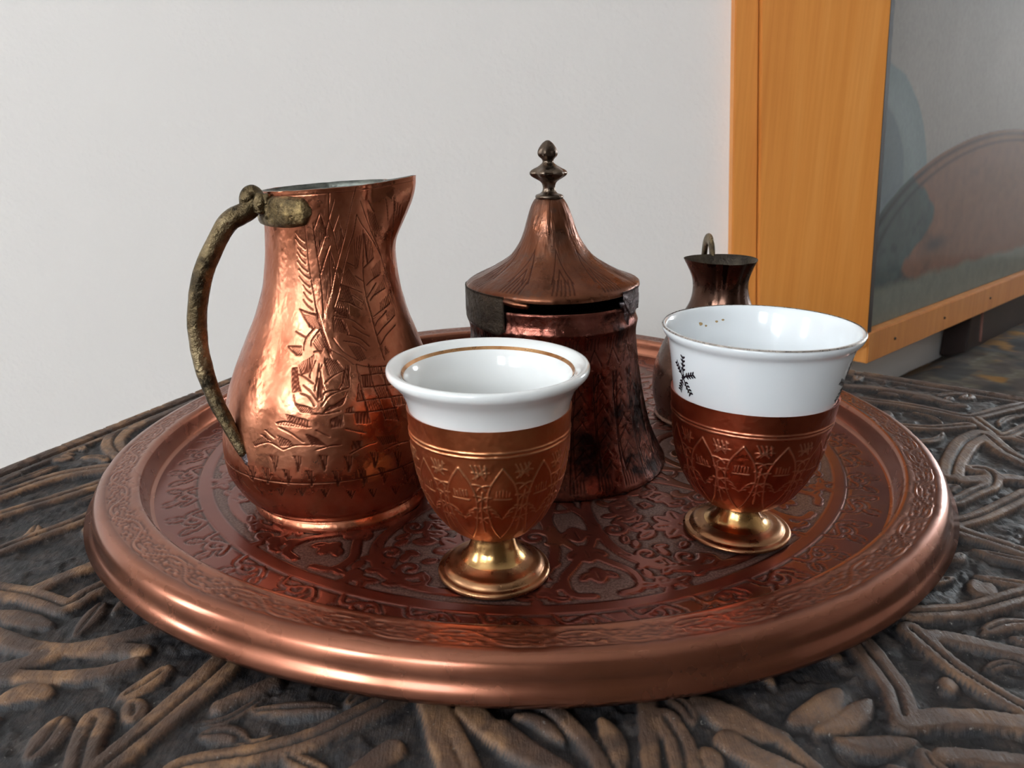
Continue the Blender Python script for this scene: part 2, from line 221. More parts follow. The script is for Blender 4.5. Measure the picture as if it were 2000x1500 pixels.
JUG_HATCH=[[[-90.5,98.1],[-88.2,91.51]],[[-88.9,97.9],[-87.8,91.91]],[[-87.3,97.69],[-87.4,92.32]],[[-85.7,97.48],[-87,92.73]],[[-84.1,97.27],[-86.6,93.13]],[[-82.6,97.05],[-86.2,93.53]],[[-83.9,101.1],[-81.2,96.28]],[[-82.4,100.08],[-80.4,96.27]],[[-80.9,99.06],[-79.7,96.27]],[[-74.5,97.21],[-71.5,91.57]],[[-72.8,97.51],[-70.7,92.13]],[[-71.1,97.8],[-69.9,92.69]],[[-69.4,98.09],[-69.1,93.25]],[[-67.7,98.38],[-68.3,93.81]],[[-86.4,85.63],[-83.7,73.7]],[[-85.4,86.46],[-83,74.55]],[[-84.3,87.29],[-82.3,75.41]],[[-83.2,88.11],[-81.5,76.26]],[[-82.1,88.94],[-80.8,77.11]],[[-81,89.78],[-80,77.96]],[[-79.9,90.6],[-79.2,78.8]],[[-78.8,91.43],[-78.4,79.66]],[[-78,91.42],[-78.4,80.68]],[[-77,89.87],[-77.3,82.46]],[[-76,88.31],[-76.2,84.23]],[[-74.9,86.76],[-75,86]],[[-68,85.08],[-67,82.47]],[[-67.2,85.35],[-65.1,82.29]],[[-66.4,85.63],[-63.2,82.1]],[[-65.6,85.91],[-61.3,81.9]],[[-64.8,86.19],[-59.3,81.7]],[[-64,86.47],[-57.3,81.5]],[[-63.3,86.74],[-55.4,81.29]],[[-70.6,82.06],[-67.7,77.62]],[[-69.7,81.92],[-66.6,77.34]],[[-68.8,81.79],[-65.5,77.05]],[[-67.9,81.66],[-64.3,76.75]],[[-67,81.51],[-63.2,76.45]],[[-66.1,81.38],[-62.1,76.15]],[[-65.2,81.25],[-61,75.85]],[[-64.3,81.1],[-59.9,75.55]],[[-72.8,77.52],[-76,74.33]],[[-71.6,77.36],[-74.3,74.07]],[[-70.3,77.2],[-72.6,73.82]],[[-69,77.04],[-70.9,73.55]],[[-67.7,76.86],[-69.2,73.28]],[[-66.5,76.7],[-67.5,73.01]],[[-65.2,76.53],[-65.9,72.74]],[[-57.4,95.09],[-58,86.33]],[[-54.9,95.54],[-57.2,86.47]],[[-52.3,95.98],[-56.4,86.62]],[[-49.7,96.42],[-55.6,86.76]],[[-48,96.37],[-46.5,87.72]],[[-46.7,95.98],[-45.3,87.93]],[[-45.4,95.6],[-44.1,88.14]],[[-44.1,95.21],[-42.9,88.35]],[[-42.8,94.82],[-41.7,88.57]],[[-41.5,94.43],[-40.4,88.78]],[[-40.1,94.03],[-39.2,88.99]],[[-42.2,85.69],[-40.5,82.96]],[[-40.7,86.06],[-39.3,83.13]],[[-39,86.43],[-38.1,83.28]],[[-37.4,86.79],[-36.9,83.44]],[[-35.7,87.15],[-35.5,83.59]],[[-33.8,87.5],[-34.3,83.75]],[[-32,87.86],[-32.9,83.9]],[[-41,79.26],[-41.9,77.74]],[[-39.4,79.71],[-40.1,78.01]],[[-37.9,80.15],[-38.2,78.28]],[[-36.3,80.6],[-36.2,78.54]],[[-34.6,81.04],[-34.1,78.79]],[[-32.9,81.48],[-31.9,79.03]],[[-31.1,81.91],[-29.6,79.27]],[[-29.2,82.34],[-27.2,79.5]],[[-37.7,75.63],[-39.2,73.34]],[[-36,75.9],[-37.1,73.5]],[[-34.3,76.17],[-34.9,73.65]],[[-32.5,76.43],[-32.8,73.8]],[[-30.6,76.68],[-30.4,73.93]],[[-28.6,76.94],[-27.9,74.06]],[[-26.5,77.17],[-25.3,74.16]],[[-24.3,77.41],[-22.5,74.26]],[[-42,102.9],[-39.3,98.17]],[[-40.7,102.61],[-37.4,97.38]],[[-39.3,102.31],[-35.4,96.58]],[[-37.9,102.02],[-33.4,95.77]],[[-36.5,101.72],[-31.3,94.96]],[[-35,101.42],[-29,94.13]],[[-20.9,103.87],[-19.4,101.45]],[[-18.8,103.28],[-17.3,100.59]],[[-16.5,102.68],[-14.8,99.71]],[[-14,102.08],[-12.1,98.81]],[[-98.1,73.86],[-93.5,70.65]],[[-96.9,73.81],[-92.4,70.58]],[[-95.7,73.75],[-91.3,70.52]],[[-94.6,73.69],[-90.1,70.46]],[[-93.4,73.63],[-89.1,70.39]],[[-92.2,73.58],[-88,70.32]],[[-91.1,73.52],[-86.9,70.25]],[[-89.9,73.45],[-85.8,70.19]],[[-88.8,73.38],[-84.7,70.12]],[[-85.3,70.12],[-79.8,63.19]],[[-84.7,69.79],[-79.3,63.17]],[[-84.1,69.45],[-78.7,63.17]],[[-83.4,69.12],[-78.2,63.15]],[[-90.2,66.26],[-84.7,63.29]],[[-89.4,66.74],[-84.3,63.62]],[[-88.7,67.23],[-83.9,63.96]],[[-87.9,67.71],[-83.5,64.3]],[[-87.2,68.18],[-83.1,64.62]],[[-86.4,68.66],[-82.6,64.96]],[[-104.2,64.89],[-100.4,62.77]],[[-103,64.92],[-99.7,62.78]],[[-101.7,64.94],[-99,62.8]],[[-100.5,64.97],[-98.3,62.81]],[[-99.3,64.98],[-97.6,62.81]],[[-98.1,65],[-96.9,62.83]],[[-97.9,60.39],[-95.5,57.51]],[[-96.9,60.67],[-95,57.62]],[[-95.9,60.95],[-94.4,57.74]],[[-95,61.23],[-93.8,57.85]],[[-94,61.49],[-93.3,57.95]],[[-93,61.77],[-92.7,58.07]],[[-92,62.04],[-92.2,58.17]],[[-91.1,62.31],[-91.6,58.29]],[[-90.1,62.58],[-91.1,58.39]],[[-89.1,62.84],[-90.5,58.5]],[[-102,59.09],[-99.5,52.59]],[[-101.4,59.16],[-98.8,52.69]],[[-100.9,59.2],[-98.1,52.79]],[[-100.3,59.25],[-97.5,52.87]],[[-99.8,59.3],[-96.9,52.97]],[[-99.2,59.36],[-96.2,53.06]],[[-98.7,59.41],[-95.6,53.14]],[[-82.5,62.04],[-78.8,57.34]],[[-81.6,61.93],[-77.9,57.49]],[[-80.7,61.82],[-77,57.64]],[[-79.9,61.7],[-76.1,57.78]],[[-79,61.59],[-75.3,57.94]],[[-78.2,61.48],[-74.4,58.08]],[[-77.3,61.35],[-73.5,58.23]],[[-76.4,61.23],[-72.6,58.37]],[[-75.6,61.12],[-71.7,58.52]],[[-85.7,56.52],[-85.7,50.65]],[[-85.3,56.52],[-85.2,50.84]],[[-84.9,56.52],[-84.7,51.04]],[[-84.5,56.5],[-84.1,51.23]],[[-84.1,56.5],[-83.6,51.4]],[[-83.7,56.5],[-83,51.58]],[[-71.8,57.54],[-73.1,53.7]],[[-70.8,58.05],[-72.2,53.77]],[[-69.8,58.55],[-71.2,53.84]],[[-68.9,59.06],[-70.2,53.92]],[[-67.9,59.55],[-69.2,53.99]],[[-97.3,49.42],[-93.7,47.24]],[[-96,49.23],[-92.8,47.2]],[[-94.6,49.03],[-91.9,47.16]],[[-93.2,48.84],[-90.9,47.12]],[[-91.9,48.65],[-90,47.08]],[[-90.5,48.45],[-89.1,47.03]],[[-89.2,48.22],[-88.2,46.97]],[[-78,48.69],[-82,46.97]],[[-77.2,48.96],[-81,47.18]],[[-76.4,49.25],[-80,47.38]],[[-75.6,49.52],[-79,47.58]],[[-74.8,49.79],[-78,47.76]],[[-73.9,50.06],[-77,47.96]],[[-73.1,50.32],[-76,48.14]],[[-72.3,50.6],[-74.9,48.32]],[[-71.5,50.85],[-73.9,48.49]],[[-101.6,46.33],[-100.3,44.36]],[[-100.6,46.23],[-99.4,44.29]],[[-99.7,46.12],[-98.7,44.2]],[[-98.9,46.01],[-97.9,44.11]],[[-98,45.89],[-97.1,44.04]],[[-97.1,45.78],[-96.3,43.96]],[[-96.2,45.67],[-95.5,43.87]],[[-95.3,45.54],[-94.7,43.79]],[[-94.5,45.42],[-94,43.68]],[[-93.6,45.29],[-93.2,43.6]],[[-92.8,45.16],[-92.5,43.5]],[[-91.9,45.04],[-91.7,43.4]],[[-91.1,44.89],[-91,43.29]],[[-90.3,44.75],[-90.2,43.19]],[[-79.3,44.76],[-78.5,42.37]],[[-78.5,44.95],[-77.7,42.49]],[[-77.7,45.13],[-76.9,42.6]],[[-76.9,45.3],[-76.1,42.7]],[[-76.1,45.47],[-75.3,42.8]],[[-75.3,45.64],[-74.5,42.89]],[[-74.5,45.81],[-73.7,42.99]],[[-73.6,45.98],[-72.9,43.09]],[[-61.3,55.91],[-61,52.88]],[[-60.5,55.91],[-60.2,52.87]],[[-59.6,55.89],[-59.4,52.85]],[[-58.8,55.87],[-58.5,52.83]],[[-57.9,55.85],[-57.7,52.8]],[[-57,55.83],[-56.9,52.78]],[[-55,52.09],[-53.1,49.29]],[[-53.7,52.06],[-52,49.23]],[[-52.4,52.03],[-50.8,49.15]],[[-51.1,51.98],[-49.6,49.05]],[[-49.8,51.95],[-48.4,48.97]],[[-48.4,51.89],[-47.2,48.87]],[[-60.8,48.8],[-60,45.9]],[[-59.7,48.79],[-58.6,45.87]],[[-58.6,48.79],[-57.2,45.82]],[[-57.6,48.79],[-55.9,45.78]],[[-56.5,48.78],[-54.5,45.72]],[[-55.3,48.76],[-53.1,45.67]],[[-47.6,55.2],[-47.7,52.34]],[[-46.5,55.13],[-46.2,52.21]],[[-45.4,55.04],[-44.7,52.08]],[[-44.3,54.97],[-43.3,51.95]],[[-43.2,54.89],[-41.8,51.8]],[[-42.1,54.8],[-40.2,51.64]],[[-40.9,54.71],[-38.6,51.48]],[[-44.7,48.01],[-43.9,45.51]],[[-43.2,47.87],[-42.7,45.44]],[[-41.9,47.74],[-41.6,45.38]],[[-40.5,47.59],[-40.4,45.31]],[[-39,47.43],[-39.1,45.23]],[[-37.5,47.26],[-37.9,45.16]],[[-51.8,44.98],[-50.6,42.38]],[[-50.6,44.91],[-49.5,42.18]],[[-49.5,44.86],[-48.4,41.96]],[[-48.3,44.79],[-47.3,41.76]],[[-47.2,44.72],[-46.1,41.54]],[[-46,44.64],[-44.9,41.31]],[[-44.8,44.55],[-43.8,41.08]],[[-66.9,45.77],[-66.7,42.89]],[[-66.2,45.75],[-66,42.82]],[[-65.5,45.72],[-65.2,42.73]],[[-64.7,45.68],[-64.4,42.66]],[[-64,45.65],[-63.6,42.59]],[[-63.2,45.61],[-62.8,42.5]],[[-62.5,45.58],[-62,42.42]],[[-61.7,45.53],[-61.2,42.33]],[[-61,45.5],[-60.4,42.24]],[[-56,58.77],[-55.2,56.42]],[[-54.7,58.51],[-54.1,56.33]],[[-53.2,58.23],[-53,56.23]],[[-51.8,57.95],[-51.9,56.13]],[[-50.4,57.68],[-50.8,56.02]],[[-49,57.38],[-49.7,55.92]],[[-64.1,52.37],[-65.5,49.44]],[[-63.4,52.24],[-64.4,49.36]],[[-62.8,52.1],[-63.3,49.27]],[[-62.2,51.96],[-62.2,49.16]],[[-77.3,72.98],[-76.3,68.97]],[[-76.5,72.89],[-75.2,68.88]],[[-75.8,72.81],[-74.1,68.79]],[[-75,72.73],[-72.9,68.69]],[[-74.2,72.64],[-71.8,68.59]],[[-73.4,72.56],[-70.7,68.5]],[[-72.6,72.47],[-69.6,68.39]],[[-71.8,72.38],[-68.5,68.29]],[[-71.1,72.3],[-67.4,68.17]],[[-76.6,75.72],[-72.2,73.6]],[[-75.4,75.63],[-71.3,73.47]],[[-74.1,75.54],[-70.3,73.34]],[[-72.9,75.44],[-69.3,73.22]],[[-71.7,75.35],[-68.4,73.09]],[[-70.5,75.25],[-67.4,72.96]],[[-69.3,75.15],[-66.5,72.83]],[[-68,75.04],[-65.5,72.69]],[[-66.8,74.94],[-64.6,72.57]],[[-67.4,64.96],[-61.8,60.18]],[[-66.3,64.86],[-61,60.26]],[[-65.1,64.76],[-60.2,60.32]],[[-64,64.66],[-59.5,60.4]],[[-62.9,64.56],[-58.7,60.47]],[[-61.7,64.45],[-57.9,60.53]],[[-60.6,64.35],[-57.1,60.61]],[[-71.1,71.79],[-69,69.23]],[[-69.9,71.5],[-67.9,68.7]],[[-68.7,71.2],[-66.8,68.15]],[[-33.3,72.25],[-34.4,69.92]],[[-31.6,72.39],[-32.7,70.11]],[[-29.8,72.52],[-30.9,70.29]],[[-27.9,72.64],[-29.1,70.45]],[[-26,72.76],[-27.1,70.61]],[[-23.9,72.86],[-25,70.76]],[[-42.4,62.97],[-44,60.52]],[[-41.8,62.39],[-43,60.68]],[[-41.3,61.83],[-41.9,60.84]],[[-40.7,61.25],[-40.9,61]],[[-71.3,47.33],[-70.9,46.31]],[[-70.5,47.48],[-70.1,46.32]],[[-69.7,47.62],[-69.4,46.33]],[[-68.9,47.75],[-68.6,46.34]],[[-68,47.87],[-67.8,46.33]],[[-120.1,36.74],[-118.6,35.66]],[[-119.2,37.1],[-117.5,35.94]],[[-118.2,37.46],[-116.5,36.21]],[[-117.2,37.82],[-115.5,36.45]],[[-116.3,38.18],[-114.5,36.7]],[[-115.4,38.52],[-113.6,36.94]],[[-114.5,38.87],[-112.6,37.19]],[[-113.5,39.21],[-111.7,37.42]],[[-112.7,39.53],[-110.7,37.65]],[[-105.6,40.02],[-103.8,36.87]],[[-104.6,39.84],[-102.9,36.95]],[[-103.7,39.66],[-101.9,37.03]],[[-102.7,39.48],[-101,37.09]],[[-101.8,39.28],[-100.1,37.15]],[[-100.8,39.1],[-99.2,37.22]],[[-99.9,38.9],[-98.3,37.28]],[[-99,38.69],[-97.5,37.32]],[[-90.9,40.82],[-88.1,37.58]],[[-90.3,40.71],[-87.4,37.56]],[[-89.8,40.59],[-86.7,37.53]],[[-89.2,40.46],[-85.9,37.49]],[[-88.7,40.34],[-85.2,37.46]],[[-88.2,40.21],[-84.5,37.42]],[[-87.6,40.09],[-83.8,37.38]],[[-87.1,39.95],[-83.1,37.33]],[[-86.6,39.82],[-82.4,37.29]],[[-86,39.7],[-81.7,37.23]],[[-85.5,39.55],[-81,37.19]],[[-68.6,37.8],[-69.4,34.95]],[[-67.9,37.73],[-68.6,35.06]],[[-67.2,37.67],[-67.8,35.16]],[[-66.6,37.6],[-67,35.26]],[[-65.9,37.53],[-66.3,35.36]],[[-65.2,37.46],[-65.5,35.46]],[[-64.6,37.4],[-64.7,35.54]],[[-56.1,37.63],[-53.4,34.68]],[[-55,37.54],[-52.6,34.67]],[[-53.9,37.43],[-51.7,34.64]],[[-52.8,37.33],[-50.8,34.61]],[[-51.6,37.21],[-50,34.58]],[[-50.5,37.1],[-49.1,34.55]],[[-49.3,36.96],[-48.2,34.5]],[[-48.2,36.84],[-47.3,34.46]],[[-47,36.7],[-46.3,34.41]],[[-105.3,44.07],[-106,43.23]],[[-103.9,44.08],[-104.5,43.22]],[[-102.4,44.07],[-103.1,43.2]],[[-101,44.05],[-101.7,43.16]],[[-99.6,44.03],[-100.3,43.11]],[[-98.3,43.98],[-98.9,43.07]],[[-96.9,43.94],[-97.6,43.01]],[[-95.5,43.9],[-96.2,42.95]],[[-94.2,43.84],[-94.9,42.88]],[[-92.9,43.78],[-93.5,42.8]],[[-91.6,43.71],[-92.2,42.73]],[[-90.3,43.64],[-90.9,42.64]],[[-78.9,44.96],[-78.9,42.35]],[[-78,45.06],[-78.1,42.37]],[[-77.1,45.14],[-77.2,42.4]],[[-76.2,45.22],[-76.3,42.42]],[[-75.3,45.3],[-75.4,42.44]],[[-74.4,45.38],[-74.5,42.45]],[[-73.5,45.46],[-73.6,42.45]],[[-109.3,33.56],[-107.4,31.58],[-106.6,28.85]],[[-105.1,33.66],[-105.5,31.28],[-106.6,28.85]],[[-108.1,33.66],[-107.3,30.72]],[[-106.6,33.77],[-106.4,30.37]],[[-97,34.22],[-95.3,32.15],[-94.7,29.38]],[[-93.3,34.08],[-93.7,31.75],[-94.7,29.38]],[[-96,34.25],[-95.3,31.3]],[[-94.6,34.28],[-94.5,30.87]],[[-84.5,34.42],[-82.9,32.24],[-82.3,29.45]],[[-81,34.07],[-81.4,31.75],[-82.3,29.45]],[[-83.6,34.38],[-83,31.39]],[[-82.3,34.34],[-82.2,30.93]],[[-73,33.56],[-71.4,31.3],[-70.9,28.44]],[[-69.4,33.04],[-69.8,30.72],[-70.9,28.44]],[[-72,33.49],[-71.5,30.44]],[[-70.7,33.38],[-70.7,29.93]],[[-60.3,33.49],[-58.7,31.1],[-58.1,28.19]],[[-56.4,32.75],[-56.9,30.41],[-58.1,28.19]],[[-59.3,33.37],[-58.7,30.23]],[[-57.9,33.17],[-57.9,29.68]],[[-47.7,31.77],[-45.9,29.21],[-44.7,25.94]],[[-43.2,30.71],[-43.8,28.36],[-44.7,25.94]],[[-46.5,31.56],[-45.9,28.32]],[[-44.9,31.25],[-44.9,27.65]],[[-113.6,29.3],[-111.5,26.81],[-111.2,24.45]],[[-108.9,27.54],[-111.2,24.45]],[[-112.8,29.38],[-112.7,26.69]],[[-111.6,29.5],[-111.3,25.88]],[[-110.4,29.39],[-110.6,25.47]],[[-102.2,29.76],[-100.2,27.22],[-99.9,24.87]],[[-98.1,27.79],[-99.9,24.87]],[[-101.5,29.81],[-101.3,27.15]],[[-100.4,29.85],[-100,26.28]],[[-99.4,29.68],[-99.4,25.84]],[[-90.7,29.63],[-88.9,26.95],[-88.4,24.58]],[[-86.9,27.39],[-88.4,24.58]],[[-90.1,29.63],[-89.8,26.96]],[[-89.1,29.62],[-88.6,26.01]],[[-88.1,29.39],[-88,25.52]],[[-78.5,29.25],[-76.7,26.41],[-76.1,23.99]],[[-74.7,26.72],[-76.1,23.99]],[[-77.9,29.21],[-77.6,26.49]],[[-76.9,29.15],[-76.4,25.45]],[[-76,28.86],[-75.7,24.91]],[[-66.3,28.62],[-64.2,25.54],[-63.3,23.02]],[[-62.1,25.73],[-63.3,23.02]],[[-65.6,28.52],[-65.2,25.68]],[[-64.6,28.41],[-63.8,24.53]],[[-63.6,28.07],[-63,23.93]],[[-55.9,27.6],[-53.3,24.27],[-52.2,21.63]],[[-51,24.31],[-52.2,21.63]],[[-55.2,27.47],[-54.4,24.47]],[[-54,27.28],[-52.8,23.21]],[[-52.8,26.82],[-51.9,22.57]],[[-42,25.35],[-38.4,21.62],[-36.7,18.66]],[[-35.2,21.37],[-36.7,18.66]],[[-41,25.14],[-39.9,21.97]],[[-39.6,24.82],[-37.6,20.45]],[[-38,24.22],[-36.4,19.66]],[[-123.6,28.91],[-121.1,26.52],[-121,24.15]],[[-118.1,27.44],[-121,24.15]],[[-122.7,29.05],[-122.7,26.27]],[[-121.2,29.26],[-121,25.58]],[[-119.8,29.22],[-120.2,25.23]],[[-106.3,23.49],[-104.2,20.76]],[[-101.8,23.8],[-104.2,20.76]],[[-105.2,23.58],[-104.8,21.43]],[[-104,23.67],[-104,21.5]],[[-95.5,24.06],[-93.4,21.23]],[[-91.4,24.11],[-93.4,21.23]],[[-94.4,24.09],[-94,21.93]],[[-93.4,24.1],[-93.3,21.95]],[[-84.2,23.51],[-82.1,20.52]],[[-80.3,23.31],[-82.1,20.52]],[[-83.2,23.47],[-82.7,21.29]],[[-82.3,23.42],[-82,21.24]],[[-71.8,22.16],[-69.6,18.87]],[[-67.7,21.69],[-69.6,18.87]],[[-70.8,22.03],[-70.1,19.75]],[[-69.8,21.93],[-69.5,19.67]],[[-60.7,21.18],[-58.3,17.6]],[[-56.3,20.43],[-58.3,17.6]],[[-59.7,21.02],[-59,18.54]],[[-58.5,20.84],[-58.3,18.42]],[[-48.3,19.88],[-45.1,15.86]],[[-43,18.63],[-45.1,15.86]],[[-47.1,19.6],[-46.1,16.92]],[[-45.8,19.3],[-45.1,16.69]]]
TABLE_RIBBONS=[[[-193.9,-41.4,3.1],[-191.8,-39,3.1],[-181.7,-23.7,3.4],[-170.5,-16.7,3.4],[-158.1,-13,3.5]],[[-184,-56.9,2.8],[-182.3,-53.9,2.9],[-171.1,-42.3,3],[-156.3,-25.1,3.3]],[[-168.9,-80.3,2.7],[-167.2,-77.8,2.7],[-160.3,-68.7,2.9],[-152.7,-59.3,3],[-149.1,-52.6,3.1]],[[-163.3,72.2,5.7],[-170.3,51.2,5.3],[-177.3,29.7,4.8],[-177.1,17.4,4.5],[-173.1,8,4.3],[-166.5,0.1,4.2],[-160,-3.2,4.1]],[[-156.3,-99.8,3.1],[-152.6,-100.9,3.1],[-143.5,-103.1,3],[-135.2,-106.6,2.9],[-129.6,-109.4,2.8]],[[-129.6,-109.4,2.8],[-127.3,-106.7,2.8],[-126.2,-102.9,2.9],[-123.2,-98.9,3]],[[-142.8,-101.6,2.1],[-139.5,-96,2.1],[-131.9,-87,2.2]],[[-142.6,-121.1,2.4],[-138.9,-122.7,2.4],[-129.4,-126.6,2.3],[-119.6,-128.4,2.2],[-111.8,-126.4,2.2],[-103.4,-121.8,2.3],[-96.4,-117.2,2.4]],[[-132.1,-137.5,1.9],[-130.6,-135.8,2],[-122.9,-131.6,2],[-117.9,-128.4,2],[-105.8,-128,2],[-98.8,-128.9,2]],[[-132.1,-137.5,1.8],[-129.4,-137.7,1.8],[-115.5,-138.6,1.7],[-104.7,-137.1,1.7],[-98.8,-133.7,1.7]],[[-73.7,-128.4,4.6],[-78.1,-140.9,4.2],[-82.2,-150.9,3.9],[-85.9,-159.6,3.6],[-90.6,-169.3,3.4]],[[-98.1,-153.2,3.3],[-96.6,-160.8,3.1],[-93.7,-169.2,2.9]],[[-61.7,-141.1,1.6],[-71.8,-149.4,1.5]],[[-74.2,-168.1,2.6],[-71.8,-166.6,2.6],[-64.8,-164.9,2.6],[-58.7,-163.7,2.6],[-48.2,-159.6,2.7],[-40.5,-154,2.8],[-33.7,-148.3,2.9],[-29.7,-143.8,3]],[[-23.9,-147.4,2.2],[-22.4,-151.9,2.1],[-20,-161.1,2],[-16.5,-170,1.8]],[[-20.1,-150.8,1.7],[-18,-155.6,1.6],[-14.7,-162.4,1.5],[-11.7,-170.1,1.4]],[[-37.6,-171.1,2.4],[-30,-162.8,2.6]],[[-14.2,-150.9,2.8],[-8.8,-157.3,2.7],[-1.1,-164,2.5],[2.1,-166.1,2.5]],[[-6.6,-156.5,1.9],[0,-163.3,1.8],[6.8,-168.9,1.7]],[[2.8,-147.7,1.7],[8.3,-155.1,1.6],[13,-163.7,1.5],[14.6,-169,1.4]],[[27.2,-148,1.9],[25.6,-159.2,1.7],[24.2,-170.4,1.6]],[[30,-154.6,3.1],[31.9,-162.2,2.9],[31.2,-170.5,2.7]],[[42.5,-161,2.7],[46.3,-165.2,2.6],[51.5,-168.8,2.5],[54.8,-171.4,2.4]],[[50.1,-156.4,1.2],[54.2,-161.1,1.2],[58.7,-169.5,1.1]],[[100.8,-122.7,2.9],[102.7,-131.8,2.7],[104.5,-138.7,2.6],[109,-147.7,2.4],[112.3,-153.1,2.3]],[[85.3,-128.9,3.6],[85.8,-137.9,3.4],[86,-145.2,3.2],[83.8,-154.1,2.9]],[[82.8,-156,2.6],[90.9,-154.9,2.7],[100.6,-155.4,2.7],[109.5,-157.3,2.7]],[[104.4,-115.5,2.8],[114.5,-114.9,2.9],[122,-114,2.9],[142.1,-106.7,3.1]],[[113.3,-128,2],[118.8,-130.8,2],[124.9,-133.5,2]],[[101.1,-124.9,2.1],[108.4,-126.1,2.1],[113.3,-128,2]],[[86.5,-165.6,1.9],[94.1,-166.4,1.9],[102.8,-167.9,1.9]],[[158.9,65.8,3.3],[170.6,57.8,3.2],[184.6,50.8,3.2],[195.3,42,3.1],[201,36.3,3],[206.9,34.2,3],[223.3,42,3.2],[243.8,51.6,3.3]],[[164.4,26,2.8],[173,22.6,2.8],[183.1,21.1,2.8],[199.2,23.9,2.9]],[[198.5,12.3,5],[188,5,4.8],[178,-6.4,4.5],[169.1,-18.4,4.2],[163.1,-27.9,4]],[[175,-22.4,3],[178.8,-23.5,3],[178.4,-29.1,2.9],[172.7,-37,2.8],[163.9,-42.4,2.7],[152.1,-50.4,2.5]],[[141.4,-66.7,2.9],[156.5,-60.1,3],[182.4,-44,3.4]],[[140.8,-69.5,3.4],[149.1,-78,3.2],[155.8,-85.3,3.1]],[[199.6,11.1,4.1],[197.4,-6.8,3.7],[199.4,-17.6,3.5]],[[206.9,34.2,3],[205.6,16.3,2.8],[206.4,10.3,2.7],[224.9,22.1,2.9]],[[168.8,80.3,2.4],[183.8,75.7,2.3],[199.1,64.9,2.3],[206.3,54.7,2.2]],[[164.9,-32.5,2.5],[181.4,-30.5,2.5],[189.5,-32.9,2.5]]]
TABLE_LEAVES=[[[[-62.8,-150.6,2.3],[-55.9,-150.1,2.3],[-51.3,-149.8,2.3],[-44.3,-149.7,2.3]],1],[[[-72.3,-157.8,2.5],[-67.4,-157.4,2.5],[-61.9,-159.7,2.4]],1],[[[-64.4,-159.7,1.4],[-59.7,-160.5,1.3],[-55.9,-158.3,1.4]],1],[[[-75.1,-155,1.3],[-67.9,-152.7,1.3],[-62.1,-145.2,1.4]],1],[[[130.8,-99.9,3.2],[129.9,-105.2,3.1],[134.4,-101.3,3.2]],0],[[[-146.1,-111.4,3],[-140.3,-113.8,3],[-128.4,-117.5,2.9]],0],[[[-119.6,-120.9,2.4],[-119.6,-111.7,2.5],[-120,-106.8,2.6]],1],[[[-124,-146.2,3.3],[-119.6,-143.7,3.3],[-113.6,-144.6,3.3]],0],[[[-106.5,-163.6,3.5],[-105.8,-159.3,3.6],[-106.3,-152.3,3.8]],1],[[[-195.4,-27.1,2.2],[-191.1,-21.1,2.3],[-186.6,-11.5,2.4]],1],[[[-161.1,-43.7,1.6],[-156.4,-38.3,1.7],[-152.3,-33.3,1.7]],1],[[[-166,-74.6,2.2],[-163.3,-68,2.3],[-165.8,-60.9,2.4]],1],[[[-52,-164.2,2.3],[-47,-167,2.3],[-42.4,-168.4,2.2]],1],[[[44.8,-150.7,3.5],[49.6,-157.9,3.3],[55.8,-159.5,3.3]],0],[[[38.4,-148.1,3.9],[44,-153.9,3.7],[45.8,-159.4,3.5]],0],[[[58.6,-154.9,3.1],[65.5,-151.8,3.2],[72.9,-145,3.4]],0],[[[63.1,-158.1,2.8],[71.1,-155,2.9],[78.5,-148.6,3.1]],0],[[[111.9,-138.2,1.6],[118,-136.3,1.6],[121.8,-138.3,1.6]],1],[[[181.2,70.1,2.3],[188.6,66.7,2.3]],0],[[[194.6,63.4,2.8],[203.4,58.6,2.8]],0],[[[203.9,52.5,3.2],[214,50.8,3.2]],1],[[[164.3,33.1,3.4],[172.5,43.2,3.6]],0],[[[-162.9,18.3,2.2],[-157.8,27.4,2.3],[-152.7,43.8,2.5]],1],[[[-156.8,9.3,1.7],[-151.6,18,1.8]],1],[[[-3.1,-152.6,2],[1.4,-154.3,1.9],[6.8,-160.5,1.8]],0],[[[15.8,-154.4,2.5],[17.8,-160.6,2.4],[18.3,-169,2.2]],0],[[[37,-163.7,2.6],[38.1,-167.9,2.5]],0],[[[66.3,-161.1,2.7],[72.2,-162.6,2.7],[82.8,-161.3,2.8]],0],[[[99.9,-141.8,2],[98.7,-146.2,1.9]],0],[[[210.7,10.2,3.2],[213.5,4.4,3.1]],1]]
# ================================================================== materials
M={}
M['wall']=simple('wall_paint',L4(226,219,213),.9,0,3,.015,.0004,260)
M['wall_brown']=simple('unseen_wall_dark_paint',L4(112,98,86),.9,0,3,.1)  # unseen wall behind the camera, coloured dark to raise contrast in the room
M['floor']=simple('floor_tile',L4(96,84,74),.5,0,4,.1)
M['ceiling']=simple('ceiling_paint',L4(235,235,232),.9,0,3,.02)
M['white_frame']=simple('white_window_paint',L4(235,235,235),.5)
def pane_mat():
    m,nt,b=new_mat('daylight_pane'); b.inputs['Base Color'].default_value=(.8,.85,.9,1)
    b.inputs['Emission Color'].default_value=(.86,.94,1,1); b.inputs['Emission Strength'].default_value=WINDOW_STRENGTH; return m
M['pane']=pane_mat()
def wood_orange():
    m,nt,b=new_mat('orange_varnished_wood')
    v=mapped(nt,(38,38,1.6)); n=noise(nt,1.6,6,.6,v,.4); c=ramp(nt,n,[(.25,L4(202,122,48)),(.5,L4(214,136,58)),(.75,L4(224,150,74))])
    v2=mapped(nt,(300,300,6)); n2=noise(nt,1.5,3,.6,v2); c=mixc(nt,.12,c,ramp(nt,n2,[(.4,L4(170,92,30)),(.6,L4(224,150,76))]))
    nt.links.new(c,b.inputs['Base Color']); b.inputs['Roughness'].default_value=.5; b.inputs['Coat Weight'].default_value=.04; bump(nt,b,n2,.0001); return m
M['wood']=wood_orange()
